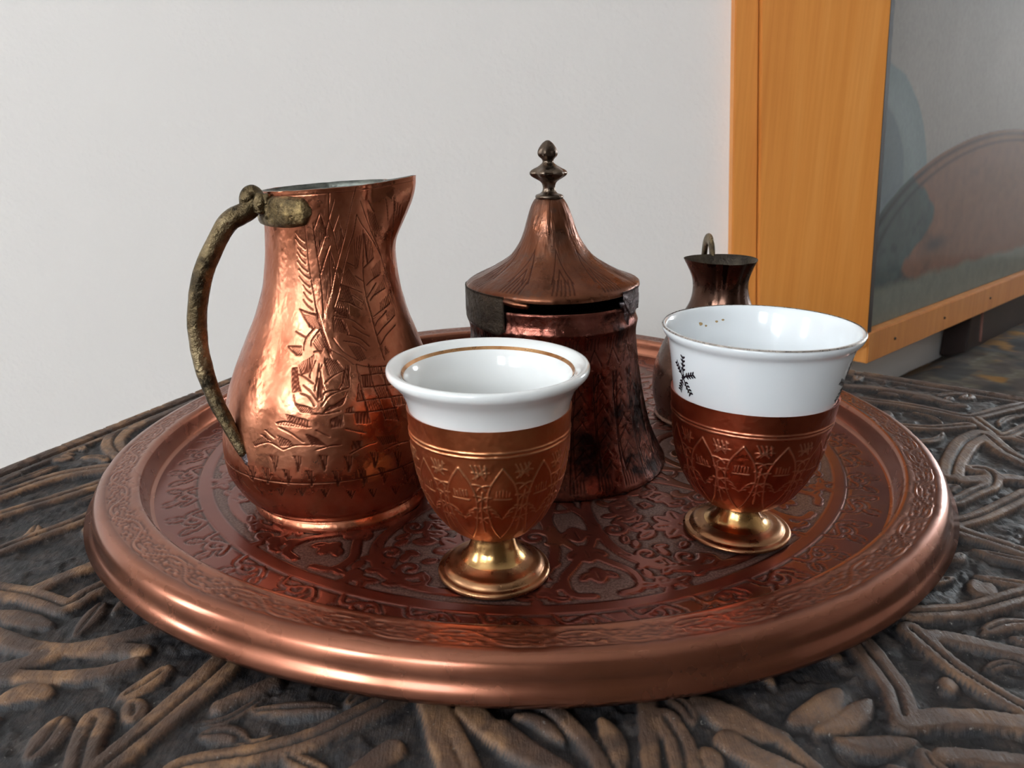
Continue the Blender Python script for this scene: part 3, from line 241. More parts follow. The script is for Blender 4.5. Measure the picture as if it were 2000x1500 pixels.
M['wood_dark']=simple('dark_rebate',L4(40,28,20),.6)
M['jug']=metal('engraved_copper_jug',[(.25,L4(134,76,54)),(.45,L4(176,106,78)),(.62,L4(194,126,96)),(.8,L4(156,90,64))],(.22,.38),42,1,L4(70,28,18),.5,.00012,spots=(28,.56,.72,L4(128,66,44)))
M['tin']=metal('tarnished_tin',[(.3,L4(70,72,68)),(.6,L4(128,130,122)),(.8,L4(90,90,84))],(.35,.6),120,.9,None,.6,.0002)
M['brass_rough']=metal('cast_brass_handle',[(.3,L4(62,52,38)),(.5,L4(104,88,64)),(.75,L4(156,136,104))],(.26,.46),100,1,None,.5,.0010,spots=(90,.52,.66,L4(50,43,34)))
M['bracket']=metal('soldered_dark_bracket',[(.3,L4(52,44,34)),(.5,L4(112,94,66)),(.68,L4(184,156,108))],(.26,.46),200,1,None,.5,.0006)
M['pot']=metal('dark_red_copper_pot',[(.25,L4(74,44,38)),(.5,L4(118,68,57)),(.75,L4(152,98,84))],(.2,.4),60,1,L4(34,18,16),.5,.00025,spots=(36,.50,.60,L4(40,30,31)))
M['lid']=metal('brown_copper_lid',[(.25,L4(90,56,43)),(.5,L4(116,72,52)),(.75,L4(102,84,76))],(.2,.4),50,1,L4(60,30,24),.5,.0002,spots=(45,.56,.68,L4(84,72,68)))
M['band']=metal('blackened_band',[(.3,L4(48,42,38)),(.6,L4(84,74,62)),(.8,L4(110,84,66))],(.4,.65),130,.9,None,.6,.0006)
M['finial']=metal('dark_bronze_finial',[(.3,L4(78,66,58)),(.7,L4(120,104,90))],(.22,.38),90,1,None,.5,.0002)
M['solder']=metal('grey_solder',[(.3,L4(70,60,60)),(.7,L4(150,138,140))],(.25,.45),200,1,None,.5,.0004)
M['ewer']=metal('brown_bronze_ewer',[(.3,L4(72,50,42)),(.6,L4(98,72,60)),(.8,L4(82,58,48))],(.2,.38),50,1,None,.5,.00006)
M['tray']=None
def tray_mat():
    m,nt,b=new_mat('red_brown_engraved_copper'); c=ramp(nt,noise(nt,26,6,.65),[(.25,L4(104,47,36)),(.5,L4(120,58,45)),(.8,L4(132,72,54))])
    f=maprange(nt,noise(nt,22,5,.7),.56,.72,0,1); c=mixc(nt,f,c,L4(134,82,50))
    g=attr(nt,'eng').outputs['Fac']; l=attr(nt,'line').outputs['Fac']; gc=ramp(nt,noise(nt,1400,2),[(.35,L4(84,62,56)),(.65,L4(128,104,94))])
    c=mixc(nt,g,c,gc); c=mixc(nt,l,c,L4(52,24,18)); nt.links.new(c,b.inputs['Base Color']); b.inputs['Metallic'].default_value=.82; b.inputs['Coat Weight'].default_value=.35; b.inputs['Coat Roughness'].default_value=.2
    mm=nt.nodes.new('ShaderNodeMix'); nt.links.new(g,mm.inputs[0]); mm.inputs[2].default_value=.27; mm.inputs[3].default_value=.6; nt.links.new(mm.outputs[0],b.inputs['Roughness']); bump(nt,b,noise(nt,180,5),.00004); return m
M['tray']=tray_mat()
M['tray_rim']=metal('polished_copper_rim',[(.25,L4(130,76,56)),(.55,L4(150,94,72)),(.8,L4(140,86,60))],(.2,.32),24,.9,L4(70,36,28),.5,.000012,coat=.25)
M['zarf']=metal('engraved_copper_holder',[(.25,L4(172,92,56)),(.5,L4(192,108,68)),(.8,L4(200,132,84))],(.3,.46),30,1,L4(236,176,130),.3,.0001)
M['zarf_red']=metal('red_copper_holder',[(.25,L4(156,74,50)),(.5,L4(174,88,60)),(.8,L4(186,104,74))],(.26,.42),30,1,L4(232,166,134),.3,.0001)
M['brass']=metal('polished_brass_foot',[(.25,L4(160,120,76)),(.5,L4(190,150,98)),(.8,L4(172,120,84))],(.16,.3),60,1,None,.3,.00006)
M['foot_edge']=metal('brown_brass_disc',[(.25,L4(128,90,66)),(.5,L4(160,118,84)),(.8,L4(172,104,78))],(.24,.4),70,1,None,.3,.0001)
def china(name,col):
    m,nt,b=new_mat(name); b.inputs['Base Color'].default_value=col; b.inputs['Roughness'].default_value=.12
    b.inputs['Coat Weight'].default_value=.6; b.inputs['Coat Roughness'].default_value=.05; b.inputs['Subsurface Weight'].default_value=.12
    b.inputs['Subsurface Radius'].default_value=(.003,.003,.003); b.inputs['Subsurface Scale'].default_value=1.0
    bump(nt,b,noise(nt,60,3),.00008); return m
M['china']=china('white_porcelain',L4(238,238,236)); M['china_cool']=china('cool_white_porcelain',L4(229,232,234))
M['gold']=metal('worn_gold_line',[(.3,L4(150,96,52)),(.7,L4(196,150,104))],(.25,.4),200,.7)
M['ink']=simple('black_brown_print',L4(40,34,40),.25,0,300,.3)
M['stain']=simple('coffee_speck',L4(170,140,96),.4,0,600,.3)
M['lead_rim']=metal('worn_gilt_rim',[(.3,L4(120,112,108)),(.7,L4(190,180,170))],(.2,.4),300,.6)
def table_mat():
    m,nt,b=new_mat('carved_worn_wood')
    top=attr(nt,'top').outputs['Fac']; wr=attr(nt,'worn_shade').outputs['Fac']
    v=mapped(nt,(60,60,60)); n=noise(nt,1.2,6,.7,v,.6)
    brown=ramp(nt,n,[(.25,L4(60,43,35)),(.45,L4(104,77,58)),(.65,L4(150,112,78)),(.85,L4(110,78,56))])
    dark=ramp(nt,noise(nt,170,6,.75),[(.3,L4(18,17,19)),(.48,L4(34,32,34)),(.6,L4(58,49,45)),(.7,L4(56,56,58)),(.8,L4(100,101,100))])
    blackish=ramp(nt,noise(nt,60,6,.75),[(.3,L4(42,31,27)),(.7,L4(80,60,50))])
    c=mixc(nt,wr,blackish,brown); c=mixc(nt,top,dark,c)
    sp=noise(nt,900,2,.5); c=mixc(nt,maprange(nt,sp,.70,.76,0,.5),c,L4(150,146,140))
    nt.links.new(c,b.inputs['Base Color']); nt.links.new(maprange(nt,noise(nt,90,4),.3,.7,.42,.7),b.inputs['Roughness'])
    b.inputs['Specular IOR Level'].default_value=.45
    mm=nt.nodes.new('ShaderNodeMath'); mm.operation='ADD'; nt.links.new(noise(nt,260,6,.75),mm.inputs[0]); nt.links.new(noise(nt,1.5,5,.7,mapped(nt,(400,60,200))),mm.inputs[1])
    bump(nt,b,mm.outputs[0],.0005); return m
M['table']=table_mat()
def painted(name,rough):
    m,nt,b=new_mat(name); nt.links.new(attr(nt,'paint').outputs['Color'],b.inputs['Base Color']); b.inputs['Roughness'].default_value=rough
    bump(nt,b,noise(nt,1200,3),.0001); return m
M['painting']=painted('painted_canvas',.7); M['throw']=painted('woven_throw',.95)
def glass_mat():
    m,nt,b=new_mat('picture_glass'); b.inputs['Base Color'].default_value=(1,1,1,1); b.inputs['Roughness'].default_value=.05; b.inputs['Transmission Weight'].default_value=1; b.inputs['IOR'].default_value=1.02
    out=nt.nodes['Material Output']; tr=nt.nodes.new('ShaderNodeBsdfTransparent'); gl=nt.nodes.new('ShaderNodeBsdfGlossy'); gl.inputs['Roughness'].default_value=.08
    mx=nt.nodes.new('ShaderNodeMixShader'); fr=nt.nodes.new('ShaderNodeLayerWeight'); fr.inputs['Blend'].default_value=.5
    pw=nt.nodes.new('ShaderNodeMath'); pw.operation='POWER'; nt.links.new(fr.outputs['Facing'],pw.inputs[0]); pw.inputs[1].default_value=3.5
    mr=maprange(nt,pw.outputs[0],0,1,.008,.06); nt.links.new(mr,mx.inputs[0]); nt.links.new(tr.outputs[0],mx.inputs[1]); nt.links.new(gl.outputs[0],mx.inputs[2]); nt.links.new(mx.outputs[0],out.inputs['Surface']); return m
M['glass']=glass_mat()
M['dark_wood']=simple('dark_brown_seat_wood',L4(46,30,26),.5,0,20,.3)
M['piping']=simple('dusty_pink_cord',L4(150,104,92),.8)
# ================================================================== room
A48=math.radians(48); DW=np.array([math.sin(A48),math.cos(A48)]); NW=np.array([math.cos(A48),-math.sin(A48)])   # direction and normal of the receding wall
F0=np.array([.29686,.33,-.06043]); E1=np.array([-.0669,0,.99776])
FLZ=-.48; CZ=1.95; WY=.3455
kp=F0[:2]-.05*NW; t=(WY-kp[1])/DW[1]; K=kp+DW*t; Kend=kp+DW*3.2
def wall(name,a,b,z0=FLZ,z1=CZ,th=.06,side=1,mat=None):
    a=np.array(a,float); b=np.array(b,float); d=(b-a)/np.linalg.norm(b-a); n=np.array([-d[1],d[0]])*side*th
    return tag(prism(name,[tuple(a),tuple(b),tuple(b+n),tuple(a+n)],z0,z1,mat or M['wall']),kind='structure')
wall('wall_back',(-2.1,WY),(K[0],WY)); wall('wall_right',K,Kend)
wall('wall_left',(-2.1,-2.3),(-2.1,WY)); wall('wall_front',(3.6,-2.3),(-2.1,-2.3),mat=M['wall_brown'])
wall('wall_far',Kend,(3.6,Kend[1]),side=1); wall('wall_side',(3.6,Kend[1]),(3.6,-2.3),side=1)
tag(box('floor',(.75,.1,FLZ-.03),(5.9,5.2,.06),M['floor']),kind='structure'); tag(box('ceiling',(.75,.1,CZ+.03),(5.9,5.2,.06),M['ceiling']),kind='structure')
WN=[0]
def window(c,dirv,wd,ht,cols=2,rows=2):
    """framed window on a wall: centre c, facing dirv (unit, horizontal)"""
    WN[0]+=1; z=np.array(dirv,float); z/=np.linalg.norm(z); x=np.array([-z[1],z[0]])
    root=bpy.data.objects.new('window_%d'%WN[0],None); COL.objects.link(root); root.location=c; tag(root,kind='structure')
    def f(v): p=np.array(c[:2])+x*v.x+z*v.y; return Vector((p[0],p[1],c[2]+v.z))
    fr=.05
    for sx in (-1,1): box('window_frame',(sx*(wd/2+fr/2),.02,0),(fr,.05,ht+2*fr),M['white_frame'],root,.004,f)
    for sz in (-1,1): box('window_frame',(0,.02,sz*(ht/2+fr/2)),(wd,.05,fr),M['white_frame'],root,.004,f)
    for i in range(1,cols): box('mullion',(-wd/2+wd*i/cols,.02,0),(.045,.03,ht),M['white_frame'],root,.003,f)
    for i in range(1,rows): box('mullion',(0,.025,-ht/2+ht*i/rows),(wd,.03,.045),M['white_frame'],root,.003,f)
    for i in range(cols):
        for j in range(rows):
            box('pane',(-wd/2+wd*(i+.5)/cols,.008,-ht/2+ht*(j+.5)/rows),(wd/cols-.045,.006,ht/rows-.045),M['pane'],root,0,f)
window((-1.75,-2.29,1.0),(0,1),.8,.8)
window((-.75,-2.29,1.0),(0,1),.42,.7,2,2)
window((-2.09,-.55,.62),(1,0),.3,.7,1,2)
window((2.62,2.1,.62),(-.6,-.8),.55,.8,2,2)
# ================================================================== carved table
V=[(-.157,.104),(.0732,.191),(.274,.0418),(.3105,-.2055),(.1615,-.406),(-.02,-.452),(-.169,-.36),(-.2586,-.135)]
table=thing('carved_table','dark carved wooden octagonal table with timeworn arabesque relief under the copper tray','table',(.03,-.13,FLZ))
def build_table():
    res=.00057
    Fr=Field(-.28,.33,-.30,.2,.0006,.003); Gr=Field(-.28,.33,-.30,.2,.0005,.0012); Lf=Field(-.28,.33,-.30,.2,.0006,.003); Lg=Field(-.28,.33,-.30,.2,.0005,.0012)
    for r in TABLE_RIBBONS:
        P=catmull(np.array(r)/1000,max(8,len(r)*7)); Fr.stroke(P,P[:,2])
        wmax=P[:,2].max()
        if wmax>.0028: Gr.stroke(P,.0003)
    for r,v in TABLE_LEAVES:
        P=catmull(np.array(r)/1000,16); t=np.linspace(0,1,16); wq=P[:,2]*np.sin(np.pi*np.clip(t*.9+.08,0,1))**.7
        Lf.stroke(P,wq)
        if v: Lg.stroke(P,.0002)
    # extra scroll leaves filling the ground between the bands, where nothing was traced
    rr=np.random.default_rng(11)
    for k in range(3200):
        x,y=rr.uniform(-.27,.31),rr.uniform(-.30,.18)
        if math.hypot(x,y)<.145 : continue
        sc=rr.uniform(.004,.017)*(1-.5*k/3200); a=math.atan2(y+.08,x)+rr.uniform(-.5,.5)+math.pi/2*rr.choice([0,1,0]); cv=rr.uniform(-1.6,1.6)
        tt=np.linspace(-1,1,9); P=np.stack([x+sc*(tt*math.cos(a)-cv*.3*tt*tt*math.sin(a)),y+sc*(tt*math.sin(a)+cv*.3*tt*tt*math.cos(a))],1)
        if Fr.sample(P[:,0],P[:,1]).min()<.0016 or Lf.sample(P[:,0],P[:,1]).min()<.0011: continue
        Lf.stroke(P,rr.uniform(.0012,.0032)*np.sqrt(1-tt*tt*.96)); Lg.stroke(P[1:-1],.00012)
    xs=np.arange(-.262,.312,res); xs=xs
    ys=np.arange(-.245,.193,res)
    X,Y=np.meshgrid(xs,ys); x=X.ravel(); y=Y.ravel()
    # polygon edges
    P=np.array(V); c=P.mean(0); D=np.full(x.shape,1e9)
    ed=[]
    for i in range(8):
        a=P[i]; b=P[(i+1)%8]; d=(b-a)/np.linalg.norm(b-a); n=np.array([d[1],-d[0]])
        if (c-a)@n<0: n=-n
        ed.append((a,n)); D=np.minimum(D,(x-a[0])*n[0]+(y-a[1])*n[1])
    # snap the outermost ring of vertices on to the edge
    for _ in range(2):
        for a,n in ed:
            s=(x-a[0])*n[0]+(y-a[1])*n[1]; k=(s<0)&(s>-res*1.5); x=np.where(k,x-s*n[0],x); y=np.where(k,y-s*n[1],y)
    S=Fr.sample(x,y); G=Gr.sample(x,y); S2=Lf.sample(x,y); G2=Lg.sample(x,y)
    n1=fbm(x*130,y*130,3); n2=fbm(x*420,y*420,9,3); jag=(fbm(x*500,y*500,31,3)-.5)*.0004
    dep=.0024
    hr=-dep*sstep(-.0001,.0014,S+jag)-.00015*sstep(-.0007,0,S)          # ribbons, flat with crisp shoulders
    hr=hr-.0009*(1-sstep(0,.0005,G))*(S<0)
    hl=-.0003-(dep-.0003)*sstep(-.0002,.0014,S2+jag)-.0004*sstep(-.0014,0,S2)-.0007*(1-sstep(0,.0005,G2))*(S2<0)
    gl=-dep+.0007*sstep(.5,.62,n1)+.0007*(n2-.5)
    h=np.maximum(np.maximum(hr,hl),gl)
    # moulded border along the edge
    hb=np.where(D<.006,-.0002-.0003*np.cos(D/.006*6.28),np.where(D<.0078,-.0026,np.where(D<.0105,-.0009,-.02)))
    hb=hb+0*D; h=np.where(D<.0105,hb,h); h=h-.0014*sstep(.0012,0,D)+np.where(D<.0078,-.0006*(fbm(x*260,y*260,77)>.66),0)
    h=h+.0002*(n2-.5)
    top=sstep(-.0012,-.0006,h+.0006*(fbm(x*300,y*300,91,3)-.5))*np.where((G<.0003)|(G2<.0002),.35,1.0)
    worn_shade=np.clip(sstep(.40,.58,fbm(x*60,y*60,51)*.7+fbm(x*260,y*260,52,3)*.3)*(.3+.7*sstep(.10,-.12,x))+.12,0,1)  # random wear, plus shade painted into the colour toward the right side
    keep=D>-res*.2
    rad=np.hypot(x,y)
    Q=grid_quads(len(ys),len(xs))
    ok=keep[Q].all(1)&(rad[Q].min(1)>.135); Q=Q[ok]
    us=np.unique(Q); mp=np.full(len(x),-1,np.int64); mp[us]=np.arange(len(us)); Q=mp[Q]
    Vv=np.stack([x,y,h],-1)[us]
    me=mesh_np('carved_top',Vv,Q,True,{'top':top[us],'worn_shade':worn_shade[us]})
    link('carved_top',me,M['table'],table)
build_table()
prism('table_slab',V,-.03,-.0062,M['table'],table,.001)
ctr=np.array(V).mean(0)
for i in range(8):     # rest of the top toward the viewer, plain level of the relief
    pass
prism('table_front_board',[(.3105,-.2055),(.1615,-.406),(-.02,-.452),(-.169,-.36),(-.2586,-.135),(-.262,-.2455),(.3,-.2455)][0:0] or [(.305,-.2452),(.1615,-.406),(-.02,-.452),(-.169,-.36),(-.2145,-.2452)],-.0061,-.0006,M['table'],table,.0008)
for i in range(0,8,2):
    p=ctr+(np.array(V[i])-ctr)*.8; box('leg',(p[0],p[1],(FLZ-.03)/2),(.04,.04,abs(FLZ)-.03),M['table'],table,.003)
# ================================================================== copper tray
tray=thing('copper_tray','large round red-brown copper tray with engraved arabesque floor and rolled rim','tray',(0,0,.002))
def tray_k(th): return 1+sstep(.12,.15,1)*0-.0063*np.cos(2*th)+.0071*np.sin(2*th)-.0024*np.cos(3*th)-.0161*np.sin(3*th)
def tray_warp(X,Y,Z,TH,R):
    f=sstep(.10,.156,R); k=1+f*(tray_k(TH)-1)
    zz=Z+f*(-.002*np.cos(2*TH)*.5-.0001*np.sin(2*TH)+.0013*np.cos(3*TH)-.0012*np.sin(3*TH))*.6
    return X*k,Y*k,zz
def spiral(cx,cy,r0,a0,turns,sgn,n=22,k=.12):
    t=np.linspace(0,1,n); r=r0*(1-t*(1-k)); a=a0+sgn*turns*2*math.pi*t
    return np.stack([cx+r*np.cos(a),cy+r*np.sin(a)],1)
def build_tray():
    S=Field(-.14,.14,-.14,.14,.00025,.0008); L=Field(-.14,.14,-.14,.14,.0002,.0005)
    def pol(r,a): return np.array([r*math.cos(a),r*math.sin(a)])
    def ring(cx,cy,r,w,n=60,a0=0,a1=2*math.pi):
        a=np.linspace(a0,a1,n); S.stroke(np.stack([cx+r*np.cos(a),cy+r*np.sin(a)],1),w)
    def leaf(x,y,a,l,w,vein=True):
        t=np.linspace(0,1,9); P=np.stack([x+l*t*math.cos(a),y+l*t*math.sin(a)],1); S.stroke(P,w*np.sin(np.pi*np.clip(t*.86+.1,0,1))**1.0)
        if vein: L.stroke(P[2:7],.00003)
    a=np.linspace(0,2*math.pi,241)
    S.stroke(np.stack([.1215*np.cos(a),.1215*np.sin(a)],1),.0024)
    S.stroke(np.stack([.0500*np.cos(a),.0500*np.sin(a)],1),.0016)
    rd=np.random.default_rng(5)
    th0=math.radians(-124)
    for k in range(8):
        ak=th0+k*math.pi/4; am=ak+math.pi/8; c=pol(.0860,am)
        # medallion band: rounded loop
        t=np.linspace(0,2*math.pi,70); rr=.0285+.0020*np.cos(2*(t))-.0018*np.cos(3*t)
        S.stroke(np.stack([c[0]+rr*np.cos(t+am),c[1]+rr*np.sin(t+am)],1),.0018)
        # crossing loops between medallions
        for sg in (-1,1):
            P=catmull([pol(.1165,ak+sg*.035),pol(.1150,ak+sg*.085),pol(.1075,ak+sg*.095),pol(.1000,ak+sg*.05),pol(.0880,ak-sg*.045),pol(.0740,ak-sg*.09),pol(.0640,ak-sg*.05),pol(.0560,ak)],34); S.stroke(P,.0016)
        q=pol(.063,ak); ring(q[0],q[1],.0042,.0011,22)
        # flower in the medallion, overlapping scale petals
        fc=pol(.0905,am)
        for j in range(8):
            b=am+(j+.5)*math.pi/4; leaf(fc[0]+.0020*math.cos(b),fc[1]+.0020*math.sin(b),b,.0078,.0030)
        ring(fc[0],fc[1],.0010,.0008,12)
        for sg in (-1,1):
            for (rr0,da,r0,rot) in ((.0720,.10,.0052,0),(.1060,.12,.0046,1.2),(.0830,.235,.0044,2.4),(.1000,.215,.0042,.5),(.1140,.24,.0030,1)):
                q=pol(rr0,am+sg*da); S.stroke(spiral(q[0],q[1],r0,rot+am,1.2,sg,26,.15),np.linspace(.0014,.0009,26))
                for j in range(5):
                    b=rot+am+sg*j*1.2; leaf(q[0]+r0*1.1*math.cos(b),q[1]+r0*1.1*math.sin(b),b+sg*.7,.0050,.0018,j%2==0)
            for j in range(6):
                q=pol(.064+.0050*j,am+sg*(.03+.016*j)); leaf(q[0],q[1],am+sg*(1.9-.1*j),.0075,.0026)
            for j in range(3):
                q=pol(.112+.0015*j,am+sg*(.05+.06*j)); leaf(q[0],q[1],am+sg*(1.2+.2*j),.0060,.0018)
        for (rr1,l1,w1) in ((.079,.0085,.0034),(.0905,.0090,.0036),(.103,.0075,.0030)):
            q=pol(rr1,ak); leaf(q[0],q[1],ak,l1,w1)
            for sg in (-1,1):
                q=pol(rr1+.002,ak+sg*.022); leaf(q[0],q[1],ak+sg*.7,l1*.65,w1*.6)
        # inner star petals
        for j in range(2):
            b=ak+j*math.pi/8; q=pol(.034,b); leaf(q[0],q[1],b,.013,.0042)
        # border outside the ring: vine with round loops and pointed leaves
        for j in range(5):
            b=ak+(j+.5)*math.pi/20; q=pol(.1272,b); sg=1 if j%2 else -1
            S.stroke(spiral(q[0],q[1],.0030,b+math.pi*.5*sg,1.0,-sg,24,.3),.0009)
            q1=pol(.1300,b+.022*sg); leaf(q1[0],q1[1],b+.35*sg,.0054,.0019)
            q1=pol(.1292,b-.040*sg); leaf(q1[0],q1[1],b-.7*sg,.0044,.0015)
            P=catmull([pol(.1245,b-.055),pol(.1280,b-.036),pol(.1250,b+.02),pol(.1285,b+.05)],14); S.stroke(P,.0009)
    t=np.linspace(0,2*math.pi,16); 
    for j in range(16): leaf(0,0,j*math.pi/8,.028 if j%2 else .02,.0026)
    # ---- floor mesh
    rs=np.r_[np.linspace(.0005,.03,12),np.linspace(.0312,.1372,236)]; th=np.linspace(0,2*math.pi,1250,endpoint=False)
    prof=np.stack([rs,np.full(len(rs),.0052)],1)
    def disp(TH,Z,R):
        x=R*np.cos(TH); y=R*np.sin(TH); s=S.sample(x,y); l=L.sample(x,y)
        far=np.minimum(1,np.maximum(sstep(.1255,.1235,R),sstep(.0007,.0002,s)))
        gnd=sstep(0,.00028,s)*far*sstep(.1345,.1335,R)
        e=np.exp(-((s-.0001)/.00026)**2)*sstep(.1352,.1345,R); ln=1-sstep(0,.00028,l)
        h=-.00020*gnd-.00036*e-.00025*ln+.00006*gnd*(fbm(x*2600,y*2600,4,2)-.5)*2
        return h,{'eng':np.clip(.85*gnd,0,1),'line':np.clip(.8*e+.8*ln,0,1)}
    # normal from revolve points along -z for flat profile going outward -> flip by ordering
    def disp2(TH,Z,R):
        h,a=disp(TH,Z,R); return -h,a
    revolve('engraved_floor',prof,th,M['tray'],tray,disp2,tray_warp)
    # ---- wall, brim, rolled edge
    pr=catmull([(.1370,.0052),(.1382,.0056),(.1392,.0085),(.1398,.0125),(.1410,.0138),(.1430,.0138)],16)
    pr2=np.stack([np.linspace(.1434,.1494,26),np.full(26,.0138)],1)
    pr3=catmull([(.1498,.0138),(.1500,.0135),(.1505,.0138),(.1520,.0133),(.1533,.0119),(.1541,.0100),(.1544,.0082),(.1546,.0068),(.1553,.0060),(.1564,.0054),(.1571,.0044),(.1568,.0031),(.1555,.0022),(.1535,.0024),(.150,.0045),(.138,.0030),(.120,.0024),(.06,.0022),(.001,.0022)],66)
    prof=np.vstack([pr,pr2,pr3])
    B=Field(0,2*math.pi*.146,-.0040,.0040,.00018,.0006); Lc=2*math.pi*.146; nrep=64
    for k in range(-1,nrep+1):
        x0=Lc*k/nrep; p=Lc/nrep; f=1 if k%2 else -1
        B.stroke(catmull([(x0,-.0024*f),(x0+p*.25,-.0006*f),(x0+p*.5,.0018*f),(x0+p*.75,.0026*f),(x0+p,.0024*f)],16),.0006)
        B.stroke(spiral(x0+p*.50,-.0009*f,.0017,1.57*f,1.0,f,16,.35),.00055)
        for (u,v,dx,dy) in ((.08,.0006,.0030,.0022),(.62,.0002,.0026,-.0018),(.80,.0010,.0034,.0006),(.28,-.0020,-.0030,-.0008),(.9,-.0012,.002,-.0016)):
            t=np.linspace(0,1,7); B.stroke(np.stack([x0+p*u+dx*t,f*(v+dy*t)],1),.00085*np.sin(np.pi*np.clip(t*.8+.12,0,1)))
    def dispb(TH,Z,R):
        on=((R>.1425)&(R<.1497)&(Z>.013)); s=B.sample(np.mod(TH,2*math.pi)*.146,R-.1461)
        g=sstep(0,.0003,s)*on*sstep(.1428,.1434,R)*sstep(.1497,.1492,R); e=np.exp(-((s)/.00022)**2)*on
        h=-.00012*g-.00026*e
        groove=np.exp(-((R-.15)/.0003)**2)*(Z>.013)
        return -h,{'eng':np.clip(.25*g+.75*e+groove*.7,0,1)}
    th=np.linspace(0,2*math.pi,900,endpoint=False)
    revolve('rim',prof,th,M['tray_rim'],tray,dispb,tray_warp)
build_tray()
# ================================================================== pouring jug
FL=.0052+.0003
jug=thing('copper_jug','tall engraved copper jug with brass handle and pinched spout, left of the lidded pot','jug',(-.063,-.0505,FL))
JP=[(.0292,.0052),(.0293,.0066),(.0288,.0079),(.0284,.0088),(.0300,.0103),(.0322,.013),(.0348,.020),(.0358,.028),(.0352,.036),(.0336,.045),(.0307,.054),(.027,.063),(.0237,.0713),(.0214,.0796),(.0202,.088),(.0197,.097),(.0199,.1085),(.0200,.1095)]
def jug_warp(X,Y,Z,TH,R):
    cx=np.interp(Z,[.005,.02,.05,.08,.11],[-.063,-.065,-.063,-.061,-.0597])
    # pinched spout on the right
    d=np.abs((TH-math.radians(-6)+math.pi)%(2*math.pi)-math.pi); w=math.radians(30)
    tri=np.clip(1-d/w,0,1); tri=np.minimum(tri**1.1,.84)/.84; up=sstep(.086,.1075,Z); amp=.0072*up**1.5*tri
    dent=-.0011*np.exp(-((d-math.radians(33))/.13)**2)*up
    k=1+(amp+dent)/np.maximum(R,.004)*np.clip(R/.018,0,1)
    # small hammered unevenness
    X2=X*k; Y2=Y*k
    Zn=Z+sstep(.095,.1095,Z)*(tri*.0016+ (X/.02)*.0012)
    return X2+cx,Y2-.0505,Zn
def jug_mesh():
    E=Field(-190,20,4,112,.12,1.6)      # degrees scaled so that both axes are millimetres
    def cvt(l):
        P=np.array(l,float); r=np.interp(P[:,1]/1000,[p[1] for p in JP],[p[0] for p in JP])*1000
        return np.stack([P[:,0],P[:,1]],1),r
    # work in (deg, mm): use an isotropic field per column by drawing in arc length at the mean radius of the stroke
    EX=Field(-.120,.030,.004,.112,.00016,.0006)     # x = theta*0.03
    def put(l,w):
        P=np.array(l,float); EX.stroke(np.stack([np.radians(P[:,0])*.03,P[:,1]/1000],1),w)
    for l in JUG_LINES:
        P=np.array(l,float); put(catmull(P,max(6,len(l)*5)),.00009)
    for l in JUG_HATCH:
        n=len(l); put(catmull(np.array(l,float),6),np.full(6,.00005) if n<3 else .0001)
    t=np.linspace(-175,-8,80); put(np.stack([t,np.interp(t,[-175,-90,-8],[25.6,25.6,25.6])],1),.00012)
    put(np.stack([t,108.2+0*t],1),.00001)
    prof=catmull(JP,520); prof=prof[np.r_[0:520]]
    th=thetas(-90,98,.0092,6)
    def disp(TH,Z,R):
        a=(TH+math.pi*1.5)%(2*math.pi)-math.pi*1.5
        s=EX.sample(np.clip(a*.03,-.119,.029),Z); vis=sstep(-3.3,-3.2,a)
        e=(1-sstep(.0,.00016,s))*vis
        hm=.00022*(fbm(a*7,Z*190,3)-.5)+.00008*(fbm(a*24,Z*700,8,2)-.5)
        scuff=.5*sstep(.64,.78,fbm(a*20,Z*600,13,3))*0
        return -.00016*e+hm,{'eng':np.clip(e*.95+scuff,0,1)}
    revolve('body',prof,th,M['jug'],jug,disp,jug_warp)
    inner=catmull([(.0200,.1095),(.01945,.1098),(.0190,.1092),(.0189,.097),(.0194,.088),(.0206,.0796),(.0255,.063),(.0330,.045),(.0345,.028),(.030,.012),(.02,.0075),(.001,.0070)],70)
    revolve('tin_lining',inner,np.linspace(0,2*math.pi,120,endpoint=False),M['tin'],jug,lambda TH,Z,R:(.0004*(fbm(TH*5,Z*200,5)-.5),{}),jug_warp)
    revolve('foot_base',[(.001,.0055),(.0285,.0055),(.0292,.0052)],np.linspace(0,2*math.pi,60,endpoint=False),M['jug'],jug,None,jug_warp)
jug_mesh()
HP=[(-.0772,-.0625,.1062),(-.0814,-.0636,.1031),(-.0863,-.0649,.1004),(-.0906,-.0662,.0943),(-.0950,-.0676,.0855),(-.0977,-.0690,.0751),(-.0980,-.0704,.0662),(-.0968,-.0720,.0573),(-.0940,-.0738,.0483),(-.0905,-.0757,.0409),(-.0876,-.0775,.0362),(-.0852,-.0790,.0320)]
tube('handle',HP,[.0028,.0032,.0033,.0032,.0031,.0031,.0029,.0027,.0024,.0021,.0019,.0016],[.0020,.0028,.0029,.0027,.0027,.0027,.0026,.0024,.0022,.0020,.0018,.0015],M['brass_rough'],jug,20,90,.10,(-.5,.3,.6))
